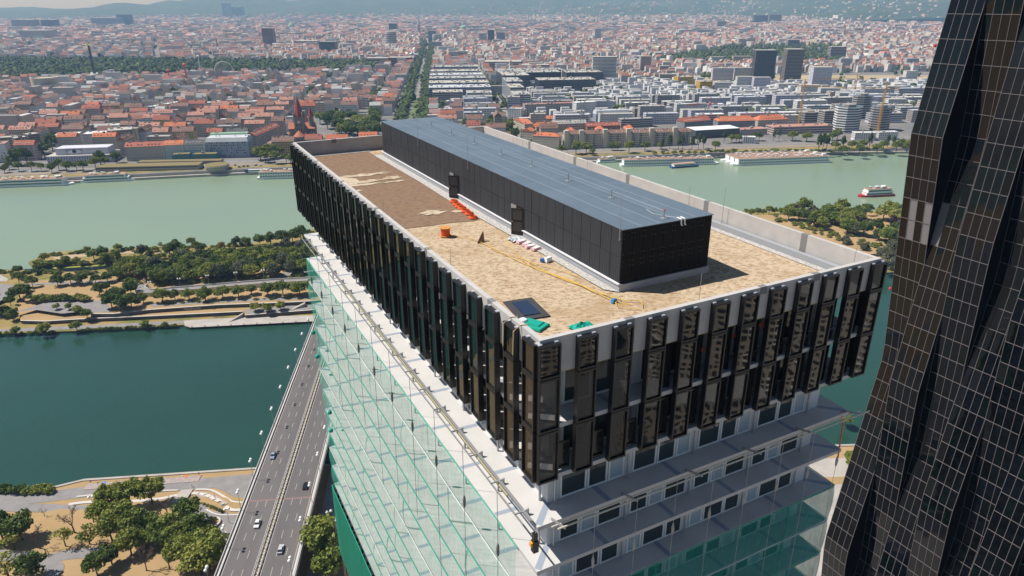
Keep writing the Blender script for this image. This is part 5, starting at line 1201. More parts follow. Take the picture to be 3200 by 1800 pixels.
# amusement park
def wheel(px, yb, rpx, label, m, spokes, gond):
    X, Y = G(px,yb,CZ); R = rpx/2171*math.hypot(Y-CAM[1], 190); t = thing('ferris_wheel', label, 'ferris wheel', (X,Y,CZ), .15); c = R+5
    for yy in (-1.2,1.2): MB().tube([(R*math.cos(a),yy,c+R*math.sin(a)) for a in np.linspace(0,2*PI,37)], .55, 4, cap=False).build('rim', m, t)
    for k in range(spokes):
        a = 2*PI*k/spokes; MB().bar((0,0,c), (R*math.cos(a),0,c+R*math.sin(a)), .45).build('spoke', m, t)
    for sx_ in (-1,1): MB().bar((sx_*R*.45,-3,0), (0,-1.5,c), 1.0).build('leg', m, t)
    if gond:
        for k in range(15):
            a = 2*PI*k/15; MB().box(R*math.cos(a)-1.5,-1.3,c+R*math.sin(a)-2.4,R*math.cos(a)+1.5,1.3,c+R*math.sin(a)-.2).build('cabin', WM['brick'], t)
wheel(705,255,25,'large white ferris wheel in the amusement park', WM['white'], 24, False); wheel(893,226,17,'old steel ferris wheel with red cabins at the park edge', WM['grey'], 15, True)
def mast(px, yb, px1, yt, w, m, label, top=None):
    X, Y = G(px,yb,CZ); h = zat(px1,yt,X,Y)-CZ; t = thing('ride_tower', label, 'ride tower', (X,Y,CZ)); MB().rbox(0,0,0,h,w,w,0,tx=.7,ty=.7).build('shaft', m, t)
    MB().lathe([(w*.7,h-.5),(w*1.4,h),(w*1.3,h+w),(.2,h+w*1.8)], 10).build('head', top or m, t)
mast(303,262,283,142,5.5,WM['dark'],'dark drop tower with a glinting golden top in the amusement park', mat('gold_top', (.95,.70,.30), .12, metal=1.0)); mast(632,258,617,178,3,WM['white'],'white drop tower beside the ferris wheel'); mast(587,268,570,205,3.4,mat('ride_red', (.58,.08,.05), .6),'red ride mast in the amusement park, taller'); mast(532,262,529,222,3,mat('ride_red', (.58,.08,.05)),'red ride mast in the amusement park, shorter'); mast(444,262,431,200,1.8,mat('ride_lime', (.42,.50,.12), .6),'lime green ride mast in the amusement park'); mast(358,264,352,222,2,mat('ride_blue', (.05,.12,.42), .6),'blue ride mast beside the drop tower')
for i, (px, py, r, m, lab) in enumerate(((755,245,9,mat('tent_pink', (.75,.10,.42), .6),'bright pink fairground tent'),(513,262,14,mat('tent_red', (.62,.16,.14), .6),'red and white fairground dome'),(400,258,12,mat('coaster_red', (.60,.08,.06), .6),'red rollercoaster hall beside the lime mast'))):
    X, Y = G(px,py,CZ); t = thing('fairground_tent', lab, 'fairground ride', (X,Y,CZ)); MB().lathe([(r,0),(r*.95,6),(r*.5,10),(.4,15)], 12).build('canopy', m, t); MB().lathe([(r*1.1,0),(r*1.1,2.5)], 12).build('skirt', WM['white'], t)
# cranes
M_crane = mat('crane_yellow', (.62,.33,.03), .6); M_crr = mat('crane_red', (.50,.07,.05), .6)
def lattice(mb, a, b, w, n):
    a, b = Vector(a), Vector(b); d = (b-a).normalized(); u = Vector((0,0,1)) if abs(d.z) < .9 else Vector((1,0,0)); r = d.cross(u).normalized(); u = r.cross(d)
    cs = [r*(i*w/2)+u*(j*w/2) for i, j in ((-1,-1),(1,-1),(1,1),(-1,1))]
    for c in cs: mb.bar(a+c, b+c, .32)
    for k in range(n):
        p, q = a+(b-a)*k/n, a+(b-a)*(k+1)/n
        for i in range(4): mb.bar(p+cs[i], q+cs[(i+1) % 4], .2)
def crane(px, yb, ym, j0, j1, m, label):
    X, Y = G(px,yb,CZ); zt = zat(px+ (ym and (yb-ym)*.16), ym, X, Y)-CZ; t = thing('tower_crane', label, 'crane', (X,Y,CZ)); mb = MB(); lattice(mb, (0,0,0), (0,0,zt), 2.4, int(zt/3)); tag(mb.build('mast', m, t), kind='stuff')
    mb = MB(); lattice(mb, (j0[0],j0[1],zt), (j1[0],j1[1],zt), 1.8, 22); tag(mb.build('jib', m, t), kind='stuff')
    MB().box(-1.2,-1.2,zt-.5,1.2,1.2,zt+2.2).build('cab', WM['white'], t); mb = MB(); lattice(mb, (0,0,zt+1.5), (0,0,zt+10), 1.2, 3); tag(mb.build('apex', m, t), kind='stuff')
    MB().bar((0,0,zt+10), (j1[0]*.6,j1[1]*.6,zt+1), .2).build('tie', m, t); MB().bar((0,0,zt+10), (j0[0]*.9,j0[1]*.9,zt+1), .2).build('tie', m, t)
    MB().box(j0[0]-1.5,j0[1]-1.2,zt-2.6,j0[0]+1.5,j0[1]+1.2,zt+.3).build('counterweight', WM['concrete'], t)
crane(2495,392,268,(-13,3),(52,-26),M_crane,'yellow tower crane over the low unfinished office tower')
crane(2738,434,276,(17,-6),(-62,16),M_crane,'tall yellow tower crane between the white site offices')
crane(2668,300,248,(16,4),(-75,25),M_crane,'yellow tower crane behind the round unfinished tower')
crane(2560,240,205,(-18,0),(60,-20),M_crane,'distant yellow crane beside the flak tower')
crane(2216,360,322,(10,-4),(-48,-14),M_crr,'low red and white crane on the modern quarter building site')
# ================================================================ TREES
def leaf_mat(name, c1, c2):
    m = bpy.data.materials.new(name); m.use_nodes = True; n, l = m.node_tree.nodes, m.node_tree.links; b = n['Principled BSDF']
    b.inputs['Roughness'].default_value = .65; b.inputs['Specular IOR Level'].default_value = .25
    oi = n.new('ShaderNodeObjectInfo'); g = n.new('ShaderNodeNewGeometry'); t = n.new('ShaderNodeTexNoise'); t.inputs['Scale'].default_value = .45; t.inputs['Detail'].default_value = 5; l.new(g.outputs['Position'], t.inputs['Vector'])
    ad = n.new('ShaderNodeMath'); ad.operation = 'MULTIPLY_ADD'; ad.inputs[1].default_value = .55; l.new(oi.outputs['Random'], ad.inputs[0]); 
    sb = n.new('ShaderNodeMath'); sb.operation = 'MULTIPLY'; sb.inputs[1].default_value = .75; l.new(t.outputs['Fac'], sb.inputs[0]); l.new(sb.outputs[0], ad.inputs[2])
    r = n.new('ShaderNodeValToRGB'); r.color_ramp.elements[0].position = .25; r.color_ramp.elements[1].position = .85; r.color_ramp.elements[0].color = (*c1,1); r.color_ramp.elements[1].color = (*c2,1)
    l.new(ad.outputs[0], r.inputs[0]); l.new(r.outputs[0], b.inputs['Base Color'])
    tl = n.new('ShaderNodeBsdfTranslucent'); l.new(r.outputs[0], tl.inputs[0]); mx = n.new('ShaderNodeMixShader'); mx.inputs[0].default_value = .25; l.new(b.outputs[0], mx.inputs[1]); l.new(tl.outputs[0], mx.inputs[2]); l.new(mx.outputs[0], n['Material Output'].inputs[0])
    MATS[name] = m; return m
ML = dict(mid=leaf_mat('leaves_mid', (.088,.138,.024), (.23,.26,.05)), dark=leaf_mat('leaves_dark', (.050,.090,.019), (.125,.170,.034)), light=leaf_mat('leaves_light', (.16,.21,.035), (.30,.31,.065)), grey=leaf_mat('leaves_grey', (.09,.11,.06), (.16,.17,.10)), yellow=leaf_mat('leaves_yellow', (.20,.19,.03), (.30,.25,.04)), purple=leaf_mat('leaves_purple', (.035,.018,.025), (.06,.03,.035)))
def crown_mesh(name, seed, m, n=1500, shape='round', leaf=.085, clumps=26, sparse=1.0):
    r = np.random.default_rng(seed)
    if shape == 'round': sc = np.array([1,1,.95]); zc = 1.12
    elif shape == 'poplar': sc = np.array([.52,.52,1.9]); zc = 2.0
    elif shape == 'cone': sc = np.array([.75,.75,1.2]); zc = 1.5
    else: sc = np.array([1,1,.62]); zc = .55
    d = r.normal(size=(clumps,3)); d /= np.linalg.norm(d,axis=1)[:,None]; d[:,2] = np.where(d[:,2] < -.45, -d[:,2]*.4, d[:,2]); cen = d*r.uniform(.45,.80,(clumps,1))
    rad = r.uniform(.26,.42,clumps)*(.85 if sparse < 1 else 1)
    ci = r.integers(0,clumps,n); dd = r.normal(size=(n,3)); dd /= np.linalg.norm(dd,axis=1)[:,None]; dd[:,2] = np.abs(dd[:,2])*.6+dd[:,2]*.4
    p = cen[ci]+dd*rad[ci][:,None]*r.uniform(.7,1.05,(n,1)); nrm = dd*.75+r.normal(size=(n,3))*.55; nrm /= np.linalg.norm(nrm,axis=1)[:,None]
    p = p*sc+np.array([0,0,zc]); a = np.cross(nrm, r.normal(size=(n,3))); a /= np.linalg.norm(a,axis=1)[:,None]; b = np.cross(nrm,a); s = (leaf*r.uniform(.6,1.35,n))[:,None]
    if shape == 'poplar': s = s*.7
    v = np.stack([p-a*s-b*s*.75, p+a*s-b*s*.75, p+a*s*.8+b*s*.75, p-a*s*.8+b*s*.75],1).reshape(-1,3)
    me = bpy.data.meshes.new(name); me.from_pydata(v.tolist(), [], np.arange(n*4).reshape(-1,4).tolist()); me.materials.append(m); me.update(); return me
def trunk_mesh(seed, h=1.1):
    rs = random.Random(seed); mb = MB(); mb.tube([(0,0,-.05),(.02,.01,h*.5),(.0,.03,h)], .065, 7, r1=.035)
    for i in range(5):
        a = 2*PI*i/5+rs.random(); z = h*rs.uniform(.45,.8); L = rs.uniform(.4,.65); mb.tube([(0,0,z),(.3*L*math.cos(a),.3*L*math.sin(a),z+.25*L),(L*math.cos(a),L*math.sin(a),z+.75*L)], .03, 5, r1=.01)
    return mb.mesh('trunk', M_trunk)
def bare_mesh(seed):
    rs = random.Random(seed); mb = MB()
    def grow(p, d, L, r, k):
        q = p+d*L; mb.tube([p, p+d*L*.5+Vector((rs.uniform(-.03,.03),rs.uniform(-.03,.03),0)), q], r, 4, r1=r*.65, cap=False)
        if k == 0: return
        for _ in range(3 if k > 1 else 4):
            e = (d+Vector((rs.uniform(-.75,.75),rs.uniform(-.75,.75),rs.uniform(-.1,.5)))).normalized(); grow(q, e, L*rs.uniform(.62,.8), r*.6, k-1)
    grow(Vector((0,0,-.05)), Vector((.05,0,1)).normalized(), .62, .06, 5); return mb.mesh('branches', mat('bare_bark', (.15,.11,.09), .95))
CR = {k: [crown_mesh(f'crown_{k}_{i}', 40+i*7+j, m, 2500, 'round', .064, 26+i*4) for i in range(3)] for j, (k, m) in enumerate(ML.items())}
CR['sparse'] = [crown_mesh(f'crown_sparse_{i}', 90+i, ML['light'], 520, 'round', .06, 18, .8) for i in range(2)]
CR['poplar'] = [crown_mesh(f'crown_poplar_{i}', 70+i, ML['dark'], 2200, 'poplar', .12, 40) for i in range(2)]
CR['bush'] = [crown_mesh(f'crown_bush_{i}', 80+i, (ML['mid'],ML['dark'],ML['light'])[i], 700, 'bush', .10, 16) for i in range(3)]
CR['bare'] = [bare_mesh(5), bare_mesh(9)]
TRK = [trunk_mesh(i) for i in range(3)]; NT = [0]
def tree(x, y, z, r, kind, label, group=None, hs=1.0, low=0.0):
    NT[0] += 1; rs = random.Random(NT[0]*17); nm = {'bush':'bush','bare':'bare_tree','poplar':'poplar_tree'}.get(kind,'leafy_tree')
    t = thing(nm, label, 'bush' if kind == 'bush' else 'tree', (x,y,z), rs.uniform(0,6.28), group); t.scale = (r*rs.uniform(.92,1.08), r*rs.uniform(.92,1.08), r*hs*rs.uniform(.9,1.1))
    c = inst('crown' if kind != 'bare' else 'branch_crown', rs.choice(CR[kind]), t, (0,0,-low if kind not in ('bush','bare') else 0))
    if kind not in ('bush','bare'): inst('trunk', rs.choice(TRK), t, sc=(1,1,1.5 if kind == 'poplar' else 1))
    elif kind == 'bush': inst('stem', rs.choice(TRK), t, sc=(.6,.6,.35))
    return t
def groundz(px, py, z):
    for _ in range(4): q = G(px,py,z); z = near_z(q[1])
    return (*q, z)
# near park
NP = [(165,1185,6.5,'dark','dark dense tree standing alone on the dry lawn at the left'),(25,1185,6,'dark','dark tree at the left edge of the dry lawn'),(815,975,6.5,'light','pale green tree beside the promenade, left of three'),(960,945,6.5,'light','pale green tree beside the promenade, middle of three'),(1115,925,6.5,'light','pale green tree beside the promenade, right of three'),
 (740,1075,5.5,'light',0),(890,1100,6.5,'mid',0),(820,1190,6,'mid',0),(1000,1170,6.5,'mid',0),(1110,1150,6,'mid',0),(1200,1240,6.5,'mid',0),(1260,1180,6.5,'mid',0),(1390,1085,6.5,'dark','dark tree nearest the round planter'),(1430,1180,6.5,'dark',0),(1330,1130,5.5,'mid',0),(960,1290,5.5,'mid',0),(1070,1240,5,'mid',0),(1300,1260,6,'mid',0),
 (820,1365,4.8,'dark','small dark tree casting a round shadow on the dry lawn'),(715,1449,5,'dark','dark round tree at the bottom edge of the lawn'),(1350,1370,6.5,'light',0),(1470,1440,7.5,'light','large yellow-green tree beside the bridge at the bottom'),(1560,1320,7,'light','large yellow-green tree against the bridge parapet'),(1480,1290,6,'mid',0),(1540,1420,6.5,'light',0),(250,1475,6,'dark','dark tree cut by the bottom edge at the left'),(60,1449,6,'sparse','thin olive tree in the bottom left corner'),
 (2345,1310,9,'mid','big leafy tree in the shade strip right of the bridge'),(2420,1480,7,'mid','tree right of the bridge at the bottom edge'),
 (545,1130,7,'bare','large bare tree on the dry lawn'),(655,1215,5,'sparse','thin half-bare tree right of the large bare tree'),(290,1245,6,'bare','bare tree beside the dark lawn tree'),(110,1255,5,'sparse','thin sapling-like tree at the left of the lawn'),(480,1230,4.5,'sparse','thin yellowing tree in front of the large bare tree'),(1070,1410,5.5,'bare','bare tree below the leafy group'),(1240,1400,5,'bare','second bare tree below the leafy group'),(325,1010,2.4,'bare','tiny bare tree beside the upper path'),(1230,1010,5.5,'bare','grey bare tree beside the stair flight'),(170,1400,4.5,'bare','bare tree beside the park path junction'),(1550,1062,1.8,'sparse','sapling in the round stone planter')]
gi = 0; nun = sorted([q for q in NP if not q[4]], key=lambda q: q[0])
for i, q in enumerate(NP):
    x, y, r, k, lab = q
    if not lab: lab = f'{ORD[nun.index(q)]} tree from the left within the dense leafy group left of the bridge'
    X, Y, Z = groundz(*BC(x,y), 4); tree(X, Y, Z, r*.92, k, lab, 'leafy tree group left of the bridge' if not q[4] else None)
for i in range(16):
    x = -300+i*45+random.uniform(-8,8)
    if x > 400: break
    X, Y, Z = groundz(*BC(x,835+random.uniform(-8,8)), 1.3); tree(X, Y, Z-.3, random.uniform(2.2,3.4), 'bush', 'green shoreline bush along the near bank at the left', 'bushes along the near bank')
rs = random.Random(4)
mb_pts = [(1340+ i*22, 912+ (i*i)*.42) for i in range(17)]
for i, (x, y) in enumerate(mb_pts[:14]):
    X, Y, Z = groundz(*BC(x, y), 4); tree(X, Y, Z, .9, 'bush', 'small hedge bush along the curved kerb', 'hedge along the curved kerb')
# island trees
def it(x, y, z, r, k, lab, grp=None, hs=1.0): X, Y = G(*IC(x,y), z); return tree(X, Y, z-.1, r*(.78 if k != 'bush' else .9), k, lab, grp, hs, .22)
for i, (x, y, r) in enumerate(((1190,852,8),(1280,838,5.5),(1385,835,7),(1500,838,7.5),(1630,825,7.5),(1745,818,7),(1840,795,6),(1960,805,8),(2070,805,8.5),(2190,800,9),(2290,790,8))):
    it(x, y, 6, r*.95, 'mid', f'{ORD[i]} tree from the left in the row below the island ramp', 'tree row below the island ramp')
for x, y, r, k in ((820,895,7.5,'dark'),(900,900,8,'dark'),(965,895,8,'dark'),(1050,858,5.5,'mid'),(860,845,8,'dark'),(960,800,7.5,'dark'),(730,800,6,'dark'),(780,770,5,'dark')): it(x, y, 6, r, k, 'dark bushy tree in the clump left of the ramp bend', 'dark clump at the ramp bend')
for i, (x, y, r) in enumerate(((240,738,6),(425,732,6.5),(520,722,6),(605,718,6.5),(700,712,5),(790,706,6),(870,688,6.5))): it(x, y, 6, r, 'dark', f'{ORD[i]} round dark tree from the left along the island path', 'round trees along the island path')
for x, y, r, k, z in ((80,875,5,'dark',3.6),(150,830,8.5,'dark',3.6),(190,800,6,'dark',3.6),(140,700,6,'mid',3.6),(140,640,5,'dark',1.3),(260,650,4,'dark',1.3),(40,960,6,'dark',1.3),(100,985,5.5,'dark',1.3),(-40,950,7,'dark',1.3),(-120,800,8,'dark',3.6)): it(x, y, z, r, k, 'dark tree at the left end of the island', 'trees at the left end of the island')
for i in range(13): it(230+i*34, 838+rs.uniform(-6,6), 6, rs.uniform(3.6,4.6), 'bush', 'bush in the long dark hedge on the island', 'long island hedge')
for x, y, r, k, lab in ((415,905,3.2,'light','small light tree on the island plaza edge, left'),(505,905,3.2,'mid','small tree on the island plaza edge, middle'),(575,935,4.5,'light','light bushy tree on the island plaza edge, right'),(640,970,5,'dark','dark shrub tree against the island wall'),(1865,920,5,'light','bright green tree on the quay terrace, left'),(1950,925,5,'mid','green tree on the quay terrace, middle'),(2050,910,4.6,'light','bright green tree on the quay terrace, right'),(330,1085,6,'light','big yellow-green bush tree at the island shore'),(565,1062,5,'light','green bush tree at the island shore'),(1062,1040,4.2,'light','small bright tree at the island shore'),(120,1085,4,'mid','round bush at the island shore at the left'),(1205,1030,2.8,'mid','little dark tree near the island quay')):
    it(x, y, 6 if y < 915 and x < 600 else (3.6 if y < 975 else 1.3), r, k, lab)
for i in range(26): it(640+i*27+rs.uniform(-8,8), 1058-i*1.2, 1.2, rs.uniform(1.3,2.3), 'bush', 'low green bush in the reed line at the island shore', 'reed line at the island shore') if i < 25 else None
for i in range(9): it(-60+i*55, 1092-i*2, 1.2, rs.uniform(1.6,2.6), 'bush', 'low bush on the left part of the island shore', 'bushes on the left island shore')
# wood behind the ramp
n = 0
for y in np.arange(560, 745, 30):
    for x in np.arange(900 if y > 600 else 1300, 2330, 78):
        xx, yy = x+rs.uniform(-22,22), y+rs.uniform(-9,9)
        if yy > 700 and xx < 1080: continue
        if yy > 730-(xx-1250)*.07 and xx > 1080: continue
        if 1900 < xx and 600 < yy < 690 and rs.random() < .6: continue
        k = rs.choices(('mid','dark','grey','light'), (5,4,2,1))[0]; it(xx, yy, 6, rs.uniform(7,10), k, {'mid':'mid green','dark':'dark green','grey':'silver-grey','light':'light green'}[k]+' tree in the wood behind the island ramp', 'wood behind the island ramp'); n += 1
for x, y, r, k in ((330,555,5.5,'mid'),(300,580,4,'bush'),(420,590,3.5,'bush'),(480,570,5,'mid'),(560,560,4.5,'bush'),(640,500,4.5,'mid'),(690,545,7,'mid'),(750,530,8,'dark'),(770,560,6,'mid'),(850,540,6.5,'mid'),(920,575,4.5,'bush'),(870,480,5,'mid'),(965,478,3.5,'mid'),(1040,515,7,'grey'),(1100,530,5,'dark'),(1175,450,3.6,'sparse'),(1140,480,4,'bush'),(1240,510,7,'dark'),(1290,500,8.5,'dark'),(1350,515,7,'dark'),(1190,535,5,'bush'),(1400,440,5.5,'mid'),(1430,470,5,'mid'),(1480,490,6,'dark'),(1620,480,5.5,'yellow'),(1560,470,4,'bush'),(1735,440,6,'dark'),(1795,440,6,'mid'),(1600,540,7,'mid'),(1700,510,6,'mid'),(1780,530,7,'mid'),(1560,560,6,'mid'),(1900,435,7,'dark'),(1980,430,7.5,'dark'),(2060,425,8,'dark'),(2140,415,8.5,'dark'),(2200,400,9,'dark'),(2270,420,9,'dark'),(2100,480,8,'grey'),(2200,490,8,'grey'),(1960,500,7,'mid')):
    it(x, y, 1.3 if y < 520 or x < 1250 else 3.6, r, k, {'mid':'green','bush':'low green','dark':'dark green','grey':'silver-grey','sparse':'thin','yellow':'yellowing'}[k]+(' bush' if k == 'bush' else ' tree')+' on the far shore of the island', 'trees on the far shore of the island')
# island part right of the tower
for i in range(74):
    px_, py_ = rs.uniform(2420,2835), rs.uniform(664,782)
    if py_ > 692+(px_-2440)*.27: continue
    k = rs.choices(('mid','dark','grey','light','purple'), (6,4,2,2,.5))[0]; X, Y = G(px_,py_,6); tree(X, Y, 5.9, rs.uniform(6,8.5), k, low=.2, label={'mid':'green','dark':'dark green','grey':'silver-grey','light':'yellow-green','purple':'purple-leaved'}[k]+' tree in the island wood right of the roof parapet', group='island wood right of the roof')
for px_, py_, r in ((2755,818,6),(2775,835,6.5),(2790,800,7),(2770,850,5),(2700,790,4),(2640,770,5)): X, Y = G(px_,py_,3.6); tree(X, Y, 3.5, r, 'grey', 'grey-green shrub tree beside the right parapet corner', 'shrubs beside the right parapet corner')
for i in range(12): X, Y = G(2330+i*18, 672+rs.uniform(-3,3), 1.3); tree(X, Y, 1.2, rs.uniform(3,4.6), 'mid', 'small tree on the island shore above the parapet', 'small shore trees above the parapet')
for px_, py_, lab in ((2640,1330,'bush beside the site fence right of the slabs'),(2665,1475,'bush in the planter right of the slabs'),(2660,1455,'green shrub next to the dark glass tower foot')):
    X, Y, Z = groundz(px_, py_, 4); tree(X, Y, Z, 3.5, 'light', lab)
# undergrowth of the island woods and shores as one mass
def undergrowth():
    r = np.random.default_rng(12); spots = []
    def ln(pts, n, z, jit, r0, r1):
        for _ in range(n):
            i = r.integers(0, len(pts)-1); t = r.random(); x = pts[i][0]+(pts[i+1][0]-pts[i][0])*t+r.normal(0,jit); y = pts[i][1]+(pts[i+1][1]-pts[i][1])*t+r.normal(0,jit*.35)
            spots.append((*G(*IC(x,y), z), z-.2, r.uniform(r0,r1)))
    ln([(250,590),(480,575),(830,555),(1000,540),(1160,525)], 60, 1.3, 14, 1.6,3.4); ln([(330,515),(600,490),(900,475),(1150,460),(1500,455),(1870,430)], 55, 1.3, 10, 1.3,2.8)
    ln([(190,635),(600,650),(850,620),(1100,608),(1230,580)], 50, 1.3, 10, 1.6,3.2); ln([(900,700),(1250,720),(1800,690),(2300,660)], 46, 6, 22, 1.6,3.0)
    ln([(1300,570),(1600,540),(1900,500),(2300,470)], 90, 3.6, 26, 2.5,4.5); ln([(0,640),(120,650),(200,700)], 16, 1.3, 12, 1.8,3); ln([(640,800),(800,830),(1000,850)], 16, 6, 14, 1.6,2.8); ln([(1100,870),(1600,845),(2300,815)], 30, 6, 6, .8,1.6); ln([(160,992),(900,965),(1700,935)], 34, 1.3, 5, .6,1.4); ln([(1000,925),(1500,900),(2100,870)], 20, 3.6, 5, .6,1.3)
    for _ in range(60):
        px_ = r.uniform(2420,2830); spots.append((*G(px_, 690+(px_-2440)*.27+r.normal(0,6), 6), 5.8, r.uniform(1.6,3.2)))
    src = [np.array([v.co for v in m.vertices]) for m in (crown_mesh('ug_a', 301, ML['mid'], 260, 'bush', .16, 12), crown_mesh('ug_b', 302, ML['mid'], 260, 'bush', .16, 12))]
    V = []; 
    for i, (x, y, z, s) in enumerate(spots):
        a = r.uniform(0,6.28); v = src[i % 2]*s; V.append(np.stack([v[:,0]*math.cos(a)-v[:,1]*math.sin(a)+x, v[:,0]*math.sin(a)+v[:,1]*math.cos(a)+y, v[:,2]+z], 1))
    V = np.concatenate(V); me = bpy.data.meshes.new('undergrowth'); me.from_pydata(V.tolist(), [], np.arange(len(V)).reshape(-1,4).tolist()); me.materials.append(ML['mid']); me.update()
    o = bpy.data.objects.new('undergrowth', me); COL.objects.link(o); tag(o, 'green undergrowth and reeds along the island woods and shores', 'undergrowth', kind='stuff')
undergrowth()
# far bank trees
def ft(px_, py_, r, k, lab, grp, hs=1.0): X, Y = G(px_,py_,CZ); tree(X, Y, CZ, r, k, lab, grp, hs)
for px_, py_, r in ((60,516,11),(85,512,9),(40,520,8),(140,492,10),(165,470,11),(150,440,8),(172,455,9),(30,530,6),(60,535,6),(100,536,6.5),(130,535,6),(162,540,6.5),(185,532,7),(210,535,8),(240,532,6),(262,535,8),(300,528,8),(315,515,8),(330,520,7),(365,510,7),(15,540,6)): ft(px_,py_,r*(1.0 if py_ < 520 else .9),'dark' if py_ < 520 else 'mid','dark leafy tree on the far embankment left of the terminal','embankment trees left of the terminal')
for px_, py_, r in ((815,500,11),(845,495,12),(830,508,10),(860,512,9),(875,490,9),(895,510,8),(910,515,8),(905,470,8),(935,515,7)): ft(px_,py_,r*.85,'mid','big green tree between the blue-grey hotel and the roof corner','trees right of the blue-grey hotel')
for i in range(30):
    px_, py_ = rs.uniform(1000,1190), rs.uniform(372,440)
    ft(px_,py_,rs.uniform(9,12.5),rs.choice(('mid','mid','light','dark')),'green tree in the church square behind the roof edge','trees of the church square')
for i in range(9): ft(rs.uniform(1430,1620),rs.uniform(395,440),rs.uniform(7,10),rs.choice(('mid','dark')),'green tree behind the plant room roof','trees behind the plant room')
for px_, py_, r in ((1755,482,7),(1800,482,9),(1832,480,8.5),(1912,470,6),(1930,470,6),(1965,478,8),(2015,472,7.5),(1850,486,5),(2065,466,6)): ft(px_,py_,r*.95,'mid','round tree in front of the long apartment row','round trees before the apartment row')
for px_, py_, h in ((2068,470,9),(2092,466,11),(2120,466,9),(2132,466,10),(2162,468,11),(2182,466,10),(2198,464,10.5),(2262,448,9.5),(2417,442,9),(2433,440,9),(2556,476,14),(2570,470,12),(2582,468,11),(2632,468,10),(2715,470,12),(2772,462,9),(2790,458,9)): ft(px_,py_,h*.55,'poplar','tall narrow poplar on the far embankment','poplars on the far embankment',.95)
for px_, py_, r in ((2235,470,6.5),(2285,446,6.5),(2300,446,6),(2310,444,6),(2355,440,6),(2372,440,6),(2475,440,8),(2520,442,8),(2615,438,8.5),(2600,440,7),(2630,485,6.5),(2685,482,6.5),(2610,470,7),(2660,470,7),(2690,470,7),(2740,476,7),(2800,474,7),(2832,476,8),(2760,466,7),(2820,462,7),(2845,470,8)): ft(px_,py_,r*1.0,'mid','round green tree on the embankment behind the moored ships','round trees behind the moored ships')
for i in range(36): ft(2050+i*20+rs.uniform(-6,6), 484-i*.35+rs.uniform(-3,3), rs.uniform(3.4,5),'bush','low bush along the embankment behind the ships','bushes behind the moored ships')
